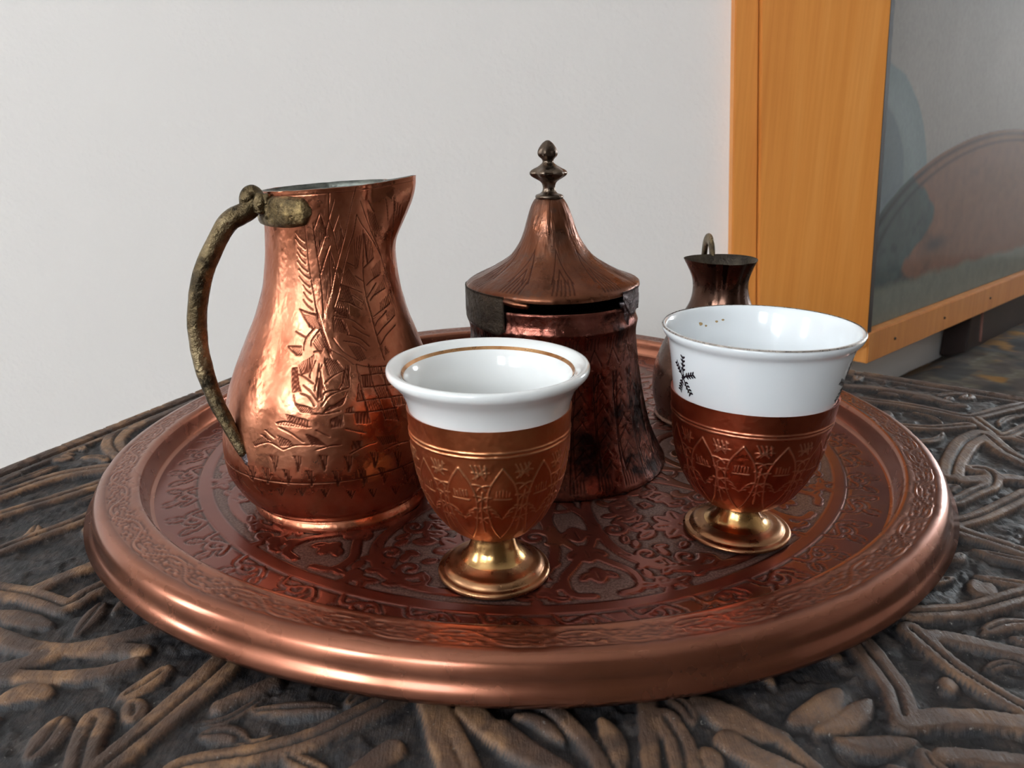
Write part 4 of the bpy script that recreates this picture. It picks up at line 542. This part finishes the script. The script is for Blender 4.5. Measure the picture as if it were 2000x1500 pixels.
def bracket():
    # strap soldered round the neck, thicker rounded end toward the front
    th=np.radians(np.linspace(-172,-92,60)); zz=np.linspace(-1,1,16); T,Zq=np.meshgrid(th,zz)
    half=np.interp(np.degrees(th),[-172,-150,-112,-98,-92],[.0042,.0048,.0047,.0040,.0008]); cz=.1035
    Z=cz+Zq*half[None,:]; pad=np.sqrt(np.clip(1-Zq**4,0,1))*(.0017+.0009*np.exp(-((np.degrees(T)+108)/8)**2)*np.exp(-(Zq/.55)**2)+.0003*(fbm(T*30,Z*900,3)-.5))
    pad=pad*np.interp(np.degrees(T),[-172,-165,-97,-92],[1,1,1,.15]); R=.0199+pad
    X,Y,Z=jug_warp(R*np.cos(T),R*np.sin(T),Z,T,R)
    me=mesh_np('handle_bracket',np.stack([X,Y,Z],-1).reshape(-1,3),grid_quads(16,60)); link('handle_bracket',me,M['bracket'],jug)
bracket()
tube('hinge_loop',[(-.0806,-.0640,.1040),(-.0808,-.0640,.1062),(-.0802,-.0640,.1080),(-.0786,-.0636,.1080),(-.0776,-.0632,.1056)],[.0024]*5,[.0017,.0018,.0018,.0017,.0016],M['brass_rough'],jug,14,30,.1,(0,1,0))
tube('hinge_ear',[(-.0770,-.0648,.1030),(-.0768,-.0650,.1062),(-.0762,-.0650,.1082)],[.0020,.0021,.0016],[.0020,.0020,.0012],M['brass_rough'],jug,14,20,.15,(0,1,0))
tube('hinge_pin',[(-.0748,-.0650,.1078),(-.0746,-.0652,.1010)],.0013,.0013,M['brass_rough'],jug,12,8,.05,(0,1,0))
tube('solder_patch',[(-.0858,-.0786,.0335),(-.0838,-.0796,.0302),(-.0828,-.0800,.0282)],[.0016,.0017,.0006],[.0010,.0009,.0004],M['solder'],jug,12,14,.2,(0,1,0))
# ================================================================== lidded pot
PX,PY=.0122,-.017
pot=thing('lidded_pot','dark copper lidded pot with flared base and pointed lid, behind the front cup','pot',(PX,PY,FL))
def pot_axis(Z): return np.interp(Z,[.005,.05,.075,.12],[.0126,.0118,.0112,.0092])
def pot_warp(X,Y,Z,TH,R): return X+pot_axis(Z),Y+PY,Z+X*.012*0
BP=[(.0425,.0055),(.0422,.0068),(.0402,.0105),(.0381,.0150),(.0360,.021),(.0341,.0290),(.0326,.037),(.0316,.0437),(.0309,.050),(.0305,.0556),(.0308,.0585),(.0311,.0600),(.0307,.0614),(.0303,.0626),(.0302,.0650),(.0303,.0666),(.0300,.0672)]
def pot_mesh():
    EX=Field(-.135,.035,.0,.075,.00018,.0006)
    def put(P,w): EX.stroke(np.asarray(P,float),w)
    rd=np.random.default_rng(2)
    for k in range(18):
        x0=-.13+k*.0088
        put(catmull([(x0,.008),(x0+.0012,.022),(x0+.0018,.036),(x0+.0022,.046)],12),.00014); put(catmull([(x0+.0044,.046),(x0+.0022,.030),(x0+.0020,.012)],10),.00012)
        for j in range(7):
            z=.012+j*.0048; put([(x0+.0016,z),(x0+.0060,z+.0042)],.00009); put([(x0+.0072,z+.001),(x0+.0052,z+.0046)],.00008)
        for j in range(5): put([(x0+.001*j,.0075),(x0+.0003+.001*j,.0115+.001*rd.random())],.00009)
        for j in range(4): put([(x0+.0015*j,.0545),(x0+.0015*j+.0004,.0585)],.00009)
        a=[(x0,.0485),(x0+.0030,.0545),(x0+.0060,.0485)]; put(a,.00011)
        put([(x0+.001,.036),(x0+.004,.046)],.00010)
    th=thetas(-90,98,.0100,6); prof=catmull(BP,190)
    def disp(TH,Z,R):
        a=(TH+math.pi*1.5)%(2*math.pi)-math.pi*1.5; e=(1-sstep(-.00002,.0002,EX.sample(np.clip(a*.034,-.134,.034),Z)))*(Z<.0600)
        wr=np.exp(-((a+.42)/.38)**2)*sstep(.058,.012,Z)
        h=.0004*(fbm(a*5,Z*130,3)-.5)+wr*.0011*(fbm(a*9+Z*50,Z*60,15,3)-.5)+.00012*(fbm(a*25,Z*600,8,2)-.5)
        return h-.00015*e,{'eng':e*.9}
    revolve('body',prof,th,M['pot'],pot,disp,pot_warp)
    inn=catmull([(.0300,.0672),(.0295,.0671),(.0294,.0640),(.0296,.052),(.033,.030),(.039,.009),(.038,.0075),(.02,.0070),(.001,.0070)],50)
    revolve('dark_inside',inn,np.linspace(0,2*math.pi,90,endpoint=False),M['band'],pot,None,pot_warp)
    revolve('base_plate',[(.001,.0058),(.0415,.0057),(.0425,.0055)],np.linspace(0,2*math.pi,60,endpoint=False),M['pot'],pot,None,pot_warp)
pot_mesh()
def lid_mesh():
    LP=[(.0004,.1032),(.0030,.1031),(.0048,.1024),(.0062,.1004),(.0078,.0965),(.0094,.0916),(.0114,.0872),(.0146,.0828),(.0188,.0797),(.0240,.0769),(.0285,.0748),(.0305,.0735),(.0313,.0723),(.0314,.0712)]
    prof=catmull(LP,150); EX=Field(-.10,.06,.07,.104,.00018,.0006); 
    for k in range(12):
        x0=-.095+k*.0125
        for P in ([(x0,.0765),(x0+.0030,.0860),(x0+.0060,.0765)],[(x0+.0045,.0760),(x0+.003,.0800),(x0+.0015,.0760)]): EX.stroke(np.array(P,float),.00013)
        for j in range(6): EX.stroke(np.array([(x0+.001*j,.0738),(x0+.001*j+.0008,.0775)]),.00009)
    def disp(TH,Z,R):
        a=(TH+math.pi*1.5)%(2*math.pi)-math.pi*1.5; e=(1-sstep(-.00002,.0002,EX.sample(np.clip(a*.02,-.099,.059),Z)))*sstep(.101,.097,Z)
        edge=sstep(.075,.0715,Z)
        h=.0005*(fbm(a*4,Z*120,6)-.5)+.00008*(fbm(a*20,Z*500,8,2)-.5)+edge*.0006*(fbm(a*6,Z*40,19)-.5)
        return h-.0001*e,{'eng':e*.7}
    # profile runs downwards: reverse so normals point outwards
    def wp(X,Y,Z,TH,R):
        a=(TH+math.pi*1.5)%(2*math.pi)-math.pi*1.5
        zz=Z+sstep(.076,.0712,Z)*(.0006*np.sin(a*2+.6)+.0011*np.clip(np.cos(a+.2),0,1)); return pot_warp(X,Y,zz,TH,R)
    th=thetas(-90,98,.0105,6)
    lid=revolve('lid',prof[::-1],th,M['lid'],pot,disp,wp)
    und=[(.0314,.0712),(.0308,.0712),(.0300,.0722),(.0240,.0760),(.014,.081),(.001,.09)]
    revolve('lid_underside',und[::-1][::-1],np.linspace(0,2*math.pi,90,endpoint=False),M['band'],pot,None,lambda X,Y,Z,TH,R:wp(X,Y,Z,TH,R))
    # folded skirt, torn away at the front
    def strip(name,a0,a1,zt,zb,r,mat,jag,n=120,seed=3):
        th=np.radians(np.linspace(a0,a1,n)); v=np.linspace(0,1,14); T,Vv=np.meshgrid(th,v)
        low=zb(np.degrees(T)); Z=zt+(low-zt)*Vv+jag*(fbm(T*14,Vv*2,seed)-.5)*Vv
        R=r+.0004*(fbm(T*8,Vv*4,seed+1)-.5); lay=[]
        for k,off in enumerate((0,-.0005)):
            X,Y,Zz=wp((R+off)*np.cos(T),(R+off)*np.sin(T),Z,T,R); lay.append(np.stack([X,Y,Zz],-1).reshape(-1,3))
        m=len(lay[0]); Q=grid_quads(14,n); border=[(i,i+1) for i in range(n-1)]; bot=[((13)*n+i,13*n+i+1) for i in range(n-1)]; sl=[(i*n,(i+1)*n) for i in range(13)]; sr=[(i*n+n-1,(i+1)*n+n-1) for i in range(13)]
        Q=np.vstack([Q,Q[:,::-1]+m,np.array([(a,b,b+m,a+m) for a,b in border+bot+sl+sr])])
        me=mesh_np(name,np.vstack(lay),Q); return link(name,me,mat,pot)
    strip('folded_band',-310,-124,.0722,lambda d:np.interp(d,[-310,-180,-150,-128,-124],[.0620,.0612,.0596,.0588,.0606]),.0318,M['band'],.0008)
    strip('hinge_tab',-44,-22,.0728,lambda d:np.interp(d,[-44,-40,-34,-22],[.0690,.0660,.0640,.0655]),.0320,M['solder'],.003,40,9)
    tube('solder_drip',[(.0352,-.0358,.0690),(.0358,-.0352,.0650),(.0362,-.0346,.0606)],[.0022,.0014,.0009],[.0010,.0008,.0005],M['solder'],pot,12,16,.25,(0,1,0))
    a=np.radians([-128,-122,-116,-108]); tube('bent_tongue',[(pot_axis(.07)+.0306*math.cos(q),PY+.0306*math.sin(q),z) for q,z in zip(a,(.0712,.0708,.0703,.0700))],[.0011,.0012,.0012,.0010],[.0011,.0012,.0012,.0010],M['lid'],pot,14,20,.05,(0,0,1))
    # finial
    FP=[(.0048,.1024),(.0050,.1030),(.0046,.1037),(.0030,.1043),(.0023,.1052),(.0022,.1065),(.0028,.1080),(.0046,.1093),(.0060,.1105),(.0062,.1113),(.0054,.1122),(.0036,.1133),(.0022,.1144),(.0019,.1151),(.0022,.1158),(.0031,.1168),(.0034,.1178),(.0030,.1193),(.0020,.1208),(.0008,.1218),(.0001,.1220)]
    def fd(TH,Z,R): return .0005*np.sin(TH*6+.4)*np.exp(-((Z-.1110)/.0016)**2)+.00028*np.sin(TH*6)*np.exp(-((Z-.1178)/.0016)**2)+.0001*(fbm(TH*5,Z*900,4)-.5),{}
    f=revolve('finial',catmull(FP,90),np.linspace(0,2*math.pi,84,endpoint=False),M['finial'],lid,fd,pot_warp); f.matrix_parent_inverse=Matrix.Identity(4)
    f.matrix_parent_inverse=Matrix.Translation(-Vector(pot.location)) if False else Matrix.Identity(4)
lid_mesh()
# ================================================================== cups in holders
def cup_set(cx,cy,lean,cupprof,ring,zarf,foot,zm,names,labels,cm,seed):
    def wp(X,Y,Z,TH,R): return X+cx+(Z-.005)*lean,Y+cy,Z
    z=thing('cup_holder',labels[0],'cup holder',(cx,cy,FL),'copper cup holders on the tray')
    EX=Field(-.075,.025,.0,.07,.00016,.0006); rd=np.random.default_rng(seed)
    zt=zarf[-1][1]; zb=zarf[0][1]; H=zt-zb
    for f in (.815,.845): 
        EX.stroke(np.array([(-.075,zb+H*f),(.025,zb+H*f)]),.00014)
    def curve(x,z,a,l,bend,w): 
        t=np.linspace(0,1,7)-.0; P=np.stack([x+l*(t*math.cos(a)-bend*t*(1-t)*math.sin(a)),z+l*(t*math.sin(a)+bend*t*(1-t)*math.cos(a))],1)
        P=P[(P[:,1]>zb+H*.06)&(P[:,1]<zb+H*.79)]
        if len(P)>2: EX.stroke(P,w)
    for k in range(9):          # pointed medallions with leaf sprays between them, cut by hand
        x0=-.070+k*.0105; j1,j2=rd.uniform(-.0005,.0005,2); zc=zb+H*.44
        for sg in (-1,1):
            EX.stroke(catmull([(x0,zb+H*.74+j1),(x0+sg*.0030,zb+H*.60),(x0+sg*.0040,zc),(x0+sg*.0026,zb+H*.24),(x0+j2,zb+H*.12)],16),.00009)
            for q in range(5): curve(x0+sg*.0042,zb+H*(.30+.09*q),math.pi/2-sg*(1.0+.25*rd.random()),.0036,sg*.7,.00008)
            for q in range(3): curve(x0+sg*.0008*q,zb+H*.33+.0012*q,math.pi/2-sg*1.1,.0022,sg*.5,.00007)
        curve(x0+.0052,zb+H*.20,1.57+.1*j1*2000,.0135,.12,.00009)
        for q in range(5): EX.stroke(np.array([(x0-.0016+.0008*q,zb+H*.52),(x0-.0016+.0008*q+j2,zb+H*.52+.0012+.0010*rd.random())]),.00006)
        EX.stroke(np.array([(x0-.0022,zb+H*.50),(x0+.0022,zb+H*.50+j1)]),.00008)
        for q in range(9): EX.stroke(np.array([(x0+.0035+.0004*q,zb+H*.66+.0004*q),(x0+.00352+.0004*q,zb+H*.66+.0004*q)]),.00012)
        for q in range(4): curve(x0+.0030+.0011*q,zb+H*.76,-1.2-.2*q*rd.random(),.0030,.2,.00007)
    def disp(TH,Z,R):
        a=(TH+math.pi*1.5)%(2*math.pi)-math.pi*1.5; s=EX.sample(np.clip(a*.02,-.074,.024),Z); e=1-sstep(.0,.00020,s)
        return .00022*e+.0003*(fbm(a*5,Z*220,seed)-.5)+.0001*(fbm(a*18,Z*800,seed+2,2)-.5),{'eng':e*.9}
    prof=catmull(zarf,190)
    revolve('bowl',prof,thetas(-90,98,.0115,6),zm,z,disp,wp)
    inn=[(zarf[-1][0],zt),(zarf[-1][0]-.0006,zt+.0001),(zarf[-1][0]-.0008,zt-.001)]+[(max(r-.0008,.001),q+.0005) for r,q in zarf[::-1][1:]]
    revolve('bowl_lining',catmull(inn,40),np.linspace(0,2*math.pi,90,endpoint=False),zm,z,None,wp)
    k=len(foot)
    revolve('stem',catmull(foot,70),np.linspace(0,2*math.pi,110,endpoint=False),[M['foot_edge'],M['brass']],z,lambda TH,Z,R:(.00018*(fbm(TH*3,Z*300,seed)-.5),{}),wp,matfn=lambda i:(i>34).astype(int))
    revolve('foot_underside',[(.001,.0058),(foot[0][0],foot[0][1])],np.linspace(0,2*math.pi,60,endpoint=False),M['foot_edge'],z,None,wp)
    c=thing('coffee_cup',labels[1],'cup',(cx,cy,zb+.002),'porcelain cups in copper holders')
    pp=catmull(cupprof,160)
    revolve('porcelain_body',pp,np.linspace(0,2*math.pi,140,endpoint=False),cm,c,None,wp)
    if ring:
        (r0,z0),(r1,z1)=ring
        seg=np.array([(r0,z0),((r0+r1)/2,(z0+z1)/2),(r1,z1)])
        revolve('gold_line' if names else 'rim_line',seg,np.linspace(0,2*math.pi,160,endpoint=False),M['gold'] if names else M['lead_rim'],c,None,wp)
    return z,c,wp,pp
CUP1=[(.0003,.0300),(.0100,.0305),(.0160,.0350),(.0195,.0420),(.0206,.0500),(.0213,.0548),(.0220,.0582),(.0234,.0614),(.0254,.0639),(.0265,.0652),(.0267,.0664),(.0262,.0673),(.0250,.0671),(.0236,.0662),(.0224,.0650),(.0212,.0630),(.0201,.0595),(.0192,.0540),(.0180,.0440),(.0140,.0360),(.0080,.0325),(.0003,.0315)]
Z1=[(.0056,.0185),(.0080,.0188),(.0118,.0212),(.0150,.0250),(.0178,.0300),(.0196,.0352),(.0208,.0410),(.0214,.0465),(.0217,.0520),(.0220,.0562)]
F1=[(.0150,.0054),(.0158,.0056),(.0160,.0063),(.0155,.0070),(.0144,.0073),(.0139,.0080),(.0130,.0088),(.0110,.0094),(.0088,.0108),(.0072,.0130),(.0063,.0155),(.0058,.0175),(.0060,.0190)]
cup_set(-.0092,-.1015,-.012,CUP1,((.02275,.06552),(.02215,.06468)),Z1,F1,M['zarf'],True,
 ('engraved copper cup holder on brass foot at the front of the tray','white porcelain cup with gold inner line, in the front holder'),M['china'],4)
CUP2=[(.0003,.0300),(.0130,.0305),(.0190,.0350),(.0218,.0420),(.0229,.0490),(.0237,.0540),(.0247,.0600),(.0257,.0650),(.0264,.0674),(.0274,.0686),(.0280,.0697),(.0281,.0706),(.0276,.0712),(.0270,.0708),(.0262,.0690),(.0252,.0650),(.0236,.0570),(.0218,.0480),(.0200,.0400),(.0160,.0345),(.0080,.0320),(.0003,.0315)]
Z2=[(.0054,.0150),(.0078,.0153),(.0112,.0168),(.0150,.0203),(.0180,.0248),(.0203,.0300),(.0219,.0360),(.0229,.0425),(.0236,.0480),(.0240,.0518)]
F2=[(.0152,.0054),(.0160,.0056),(.0164,.0063),(.0158,.0069),(.0145,.0071),(.0139,.0076),(.0128,.0082),(.0106,.0086),(.0084,.0096),(.0070,.0112),(.0061,.0130),(.0057,.0145),(.0058,.0154)]
z2,c2,wp2,pp2=cup_set(.0664,-.0790,.03,CUP2,((.02822,.0708),(.02795,.0712)),Z2,F2,M['zarf_red'],False,
 ('reddish engraved copper cup holder on brass foot at the right of the tray','taller white porcelain cup with black sprig print, in the right holder'),M['china_cool'],9)
def print_strokes(name,strokes,w):
    """flat transfer print lying on the outside of the right cup: strokes in (deg, mm)"""
    out=pp2[:np.argmax(pp2[:,0])]; V=[];Q=[]
    for P in strokes:
        P=catmull(np.array(P,float),8); t=np.linspace(0,1,8); ww=w*np.sin(np.pi*np.clip(t*.8+.12,0,1))
        rm=np.interp(P[:,1]/1000,out[:,1],out[:,0]); xy=np.stack([np.radians(P[:,0])*rm,P[:,1]/1000],1)
        T=np.gradient(xy,axis=0); T/=np.linalg.norm(T,axis=1)[:,None]; n=np.stack([-T[:,1],T[:,0]],1); b=len(V)
        for k in range(8):
            for sg in (-1,1):
                q=xy[k]+sg*n[k]*ww[k]; r=np.interp(q[1],out[:,1],out[:,0])+.00006; th=q[0]/rm[k]
                V.append(wp2(r*math.cos(th),r*math.sin(th),q[1],th,r))
        Q+=[(b+2*k,b+2*k+1,b+2*k+3,b+2*k+2) for k in range(7)]
    o=link(name,mesh_np(name,np.array(V,float),np.array(Q)),M['ink'],c2); return o
def sprig(th,z,sc=1.0,fl=1):
    S=[]; stem=[(0,0),(-1,5),(2,9)]
    def rel(l): return [(th+fl*x*sc,z+y*sc) for x,y in l]
    br=[[(0,0),(.5,3.5),(1.5,7.2)],[(0,0),(6,1),(13,2.2)],[(0,0),(-5,2),(-9,4)],[(0,0),(-3,-2.5),(-6,-5.2)],[(0,0),(4,-3),(9,-5.0)]]
    for b in br:
        S.append(rel(b)); b=np.array(b,float); d=b[-1]/np.linalg.norm(b[-1]*[.4,1]); 
        for t in (.3,.5,.7,.88):
            p=b[0]+(b[-1]-b[0])*t; 
            for sg in (-1,1):
                n=np.array([-d[1]*2.5,d[0]*.4])*sg; e=p+n*1.1+d*.9; S.append(rel([tuple(p),tuple((p+e)/2+.1),tuple(e)]))
    for a in range(5):
        x=2.2*math.cos(a*1.25); y=.9*math.sin(a*1.25); S.append(rel([(0,0),(x,y),(x*1.3,y*1.3)]))
    return S
print_strokes('printed_sprig',sprig(-161,58.2,.9,1),.00034)
print_strokes('printed_sprig',sprig(-33,57.5,.9,-1),.00034)
for (a,zq,s) in ((118,66.2,.0007),(113,65.4,.0004),(104,66.4,.00045),(99,66.8,.0004)):
    ins=pp2[np.argmax(pp2[:,0])+8:]; r=np.interp(zq/1000,ins[::-1,1],ins[::-1,0])-.00008; t=math.radians(a); p=wp2(r*math.cos(t),r*math.sin(t),zq/1000,t,r)
    bm=bmesh.new(); bmesh.ops.create_icosphere(bm,subdivisions=2,radius=s)
    for v in bm.verts: v.co=Vector((v.co.x*1.2,v.co.y*.15,v.co.z*.8))
    me=bpy.data.meshes.new('coffee_speck'); bm.to_mesh(me); bm.free(); o=link('coffee_speck',me,M['stain'],c2); o.matrix_parent_inverse=Matrix.Identity(4); o.location=Vector(p)-Vector(c2.location)
# ================================================================== small ewer behind
EXX,EYY=.0858,.0240
ew=thing('bronze_ewer','small plain brown bronze ewer with flared mouth, behind the right cup','ewer',(EXX,EYY,FL))
def ewp(X,Y,Z,TH,R):
    f=sstep(.050,.072,Z); k=1+f*(.05*np.cos(3*(TH+math.radians(82)))-.07*np.exp(-((np.abs((TH+math.radians(104)+math.pi)%(2*math.pi)-math.pi))/.12)**2)-.07*np.exp(-((np.abs((TH+math.radians(62)+math.pi)%(2*math.pi)-math.pi))/.12)**2))
    return X*k+EXX-(Z-.02)*.035,Y*k+EYY,Z
EP=[(.0265,.0055),(.0270,.0062),(.0262,.0072),(.0262,.0085),(.0274,.0140),(.0278,.0200),(.0272,.0260),(.0258,.0315),(.0222,.0400),(.0170,.0482),(.0128,.0555),(.0114,.0610),(.0116,.0660),(.0132,.0705),(.0146,.0733),(.0149,.0741)]
revolve('body',catmull(EP,150),thetas(-90,100,.02,6),M['ewer'],ew,lambda TH,Z,R:(.0003*(fbm(TH*4,Z*150,5)-.5),{}),ewp)
revolve('mouth_lining',catmull([(.0149,.0741),(.0145,.0742),(.0128,.0712),(.0108,.0660),(.0106,.0610),(.012,.055),(.02,.04),(.024,.02),(.02,.008),(.001,.0075)],50),np.linspace(0,2*math.pi,80,endpoint=False),M['band'],ew,None,ewp)
revolve('base_plate',[(.001,.0058),(.0265,.0055)],np.linspace(0,2*math.pi,50,endpoint=False),M['ewer'],ew,None,ewp)
tube('handle',[(EXX-.0020,EYY+.0148,.0700),(EXX-.0022,EYY+.0165,.0765),(EXX-.0022,EYY+.0212,.0795),(EXX-.0020,EYY+.0285,.0770),(EXX-.001,EYY+.0340,.0650),(EXX,EYY+.0350,.0480),(EXX,EYY+.0310,.0330),(EXX,EYY+.0245,.0280)],[.0020,.0023,.0025,.0025,.0024,.0022,.0020,.0016],[.0012]*8,M['brass_rough'],ew,14,70,.05,(1,0,0))
# ================================================================== framed picture on the wall
pic=thing('picture_frame','orange varnished wooden picture frame with glass over a painted still life on the wall','picture frame',(.25,.34,-.05))
def onface(u,v,o=0.0):      # point on the glazed face: u along the wall, v up the edge, o toward the room
    n=np.array([NW[0],NW[1],0]); p=F0+np.array([DW[0],DW[1],0])*u+E1*v+n*o; return p
def slab(name,u0,u1,v0,v1,o0,o1,mat,bev=.0008):
    bm=bmesh.new(); vs=[bm.verts.new(onface(u,v,o)) for o in (o0,o1) for (u,v) in ((u0,v0),(u1,v0),(u1,v1),(u0,v1))]
    for f in ((0,1,2,3),(7,6,5,4),(0,4,5,1),(1,5,6,2),(2,6,7,3),(3,7,4,0)): bm.faces.new([vs[i] for i in f])
    bmesh.ops.recalc_face_normals(bm,faces=bm.faces)
    if bev: bmesh.ops.bevel(bm,geom=list(bm.edges),offset=bev,segments=2,affect='EDGES')
    me=bpy.data.meshes.new(name); bm.to_mesh(me); bm.free(); return link(name,me,mat,pic)
TOPV=.62
def lean(xb,xt): 
    # column that follows the slight tilt of the frame
    return lambda z: xb+(xt-xb)*(z+.0492)/(.2164+.0492)
def plank(name,xb0,xt0,xb1,xt1,y0,y1,z0,z1,mat):
    f0=lean(xb0,xt0); f1=lean(xb1,xt1); bm=bmesh.new()
    P=[(f0(z0),y0,z0),(f1(z0),y0,z0),(f1(z1),y0,z1),(f0(z1),y0,z1)]; P2=[(x,y1,z) for x,_,z in P]
    vs=[bm.verts.new(p) for p in P+P2]
    for f in ((0,1,2,3),(7,6,5,4),(0,4,5,1),(1,5,6,2),(2,6,7,3),(3,7,4,0)): bm.faces.new([vs[i] for i in f])
    bmesh.ops.recalc_face_normals(bm,faces=bm.faces); bmesh.ops.bevel(bm,geom=list(bm.edges),offset=.0008,segments=2,affect='EDGES')
    me=bpy.data.meshes.new(name); bm.to_mesh(me); bm.free(); return link(name,me,mat,pic)
plank('side_panel',.2040,.1822,.2958,.2782,.330,.344,-.0490,.55,M['wood'])
plank('edge_strip',.1816,.1640,.2032,.1814,.3335,.3453,-.0505,.55,M['wood'])
plank('seam',.2028,.1810,.2046,.1828,.3365,.3450,-.0480,.54,M['wood_dark'])
slab('bottom_rail',0.002,1.25,-.004,.023,-.014,0,M['wood'])
slab('rebate',.0002,.0065,.0232,TOPV,-.010,-.0005,M['wood_dark'],0)
slab('top_rail',0.002,1.25,TOPV,TOPV+.025,-.014,0,M['wood'])
slab('far_rail',1.225,1.25,.0235,TOPV-.0005,-.014,0,M['wood'])
tag(slab('glass',.0068,1.224,.0235,TOPV-.001,-.0035,-.0015,M['glass'],0))
for (u,v) in ((.055,.009),(.17,.009),(.30,.010)):
    bm=bmesh.new(); bmesh.ops.create_icosphere(bm,subdivisions=2,radius=.0013); me=bpy.data.meshes.new('nail_head'); bm.to_mesh(me); bm.free(); o=link('nail_head',me,M['wood_dark'],pic); o.matrix_parent_inverse=Matrix.Identity(4); o.location=Vector(onface(u,v,.0002))-Vector(pic.location)
def painting():
    us=np.r_[np.linspace(.0068,.40,330),np.linspace(.404,1.224,60)]; vs=np.r_[np.linspace(.0235,.30,210),np.linspace(.305,TOPV-.001,30)]; U,Vv=np.meshgrid(us,vs); u=U.ravel(); v=Vv.ravel()
    n1=fbm(u*30,v*30,4); n2=fbm(u*110,v*110,7); n3=fbm(u*420,v*420,9,2)
    def mixn(c,d,m): return c*(1-m[:,None])+d*m[:,None]
    base=lin((158,152,146))[None,:]*(1+.10*(n1-.5)[:,None])
    c=mixn(base,lin((128,134,138))[None,:]*np.ones((len(u),1)),sstep(.25,.42,v)*.9)
    d=np.hypot(u-.008,v-.130); wob=(n1-.5)*.006
    c=mixn(c,lin((122,140,142))[None,:]+0*c,sstep(.110,.107,d+wob)*.9); c=mixn(c,lin((140,152,154))[None,:]+0*c,np.exp(-((d-.083)/.012)**2)*.6)
    di=np.hypot(u-.0,v-.142); c=mixn(c,lin((112,124,130))[None,:]+0*c,sstep(.068,.064,di+wob)*.9)
    # round brown tray of the still life
    a=np.hypot((u-.345)/.365,(v-.058)/.127)*.127
    ins=sstep(.128,.1265,a+wob*.3)*sstep(.047,.053,v+ (n2-.5)*.006)
    brown=lin((120,80,58))[None,:]*(1+.35*(n2-.5)[:,None]); teal=lin((58,74,72))[None,:]*(1+.7*(n2-.5)[:,None]); bound=.112+.03*np.sin(v*70)+(n1-.5)*.03
    fill=mixn(brown,teal,sstep(bound+.006,bound-.006,u))
    c=mixn(c,fill,ins)
    line=np.exp(-((a-.1235)/.0018)**2)+.8*np.exp(-((a-.1165)/.0015)**2); lc=mixn(np.ones_like(c)*lin((74,46,30)),np.ones_like(c)*lin((18,18,20)),sstep(.125,.105,u)); c=mixn(c,lc,np.clip(line,0,1)*.95*(v>.05))
    dk=sstep(.55,.7,fbm(u*26+4,v*40,41))*sstep(.16,.10,u)*sstep(.13,.10,v)*sstep(.02,.05,v); c=mixn(c,lin((38,46,48))[None,:]+0*c,dk*.75)
    c=mixn(c,lin((52,50,52))[None,:]+0*c,np.exp(-((u-.150)/.03)**2-((v-.083)/.007)**2)*.8)
    low=sstep(.060,.050,v+(n1-.5)*.01); c=mixn(c,(lin((112,114,102))[None,:]*(1+.3*(n2-.5)[:,None])),low)
    c=c*(1+.18*(n3-.5)[:,None])
    n=np.array([NW[0],NW[1],0]); P=F0+np.array([DW[0],DW[1],0])*u[:,None]+E1*v[:,None]+n*(-.008)
    me=mesh_np('painting',P,grid_quads(240,390),False,{'paint':np.clip(c,0,1)}); link('painting',me,M['painting'],pic)
    slab('backing_board',.0068,1.224,.0235,TOPV-.001,-.014,-.0085,M['wood_dark'],0)
painting()
# ================================================================== bench with patterned throw
ben=thing('upholstered_bench','dark bench covered in a brown and ochre patterned throw, beyond the table edge','bench',(.55,.45,FLZ))
def bench():
    def wp(s,o): p=kp+DW*s+NW*o; return p
    zt=-.118; s0,s1=.105,1.3; W=.5
    us=np.linspace(s0,s1,300); os_=np.linspace(.004,W,150); U,O=np.meshgrid(us,os_)
    bul=.0035*(fbm(U*30,O*30,3)-.5)-.012*(sstep(.03,0,O-.004)+sstep(.03,0,W-O)+sstep(.05,0,U-s0))
    P=kp[None,None,:]+DW*U[...,None]+NW*O[...,None]; u=U.ravel(); o=O.ravel()
    n1=fbm(u*26,o*26,60); n2=fbm(u*70,o*70,61); n3=fbm(u*300,o*300,62,3)
    c=np.ones((len(u),3))*lin((66,52,42)); mx=lambda c,d,m:c*(1-m[:,None])+np.asarray(d)*m[:,None]
    c=mx(c,lin((86,76,58)),sstep(.5,.62,n2)); c=mx(c,lin((112,104,88)),np.exp(-((n1-.47)/.012)**2)*.8); c=mx(c,lin((42,36,30)),sstep(.56,.66,fbm(u*20+7,o*20,63)))
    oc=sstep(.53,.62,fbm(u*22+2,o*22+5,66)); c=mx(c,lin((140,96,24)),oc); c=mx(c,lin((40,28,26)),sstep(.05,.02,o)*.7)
    c=c*(.8+.4*n3[:,None])
    link('throw',mesh_np('throw',np.stack([P[...,0].ravel(),P[...,1].ravel(),(zt+bul).ravel()],-1),grid_quads(150,300),True,{'paint':np.clip(c,0,1)}),M['throw'],ben)
    q=[tuple(wp(s0+.005,.004)),tuple(wp(s1,.004)),tuple(wp(s1,W-.005)),tuple(wp(s0+.005,W-.005))]
    prism('seat_box',q,FLZ+.06,zt-.018,M['dark_wood'],ben,.003)
    for s in (s0+.05,s1-.06):
        for o_ in (.05,W-.05): p=wp(s,o_); box('leg',(p[0],p[1],FLZ+.03),(.04,.04,.06),M['dark_wood'],ben,.002)
    q=[tuple(wp(.318,.003)),tuple(wp(1.3,.003)),tuple(wp(1.3,.03)),tuple(wp(.318,.03))]
    prism('back_board',q,zt-.01,-.066,M['dark_wood'],ben,.002)
    p=wp(.338,.033); p2=wp(.352,.033); tube('cord',[(p[0],p[1],-.066),(p2[0],p2[1],-.112)],.0016,.0016,M['piping'],ben,8,6,.1,(0,1,0))
bench()
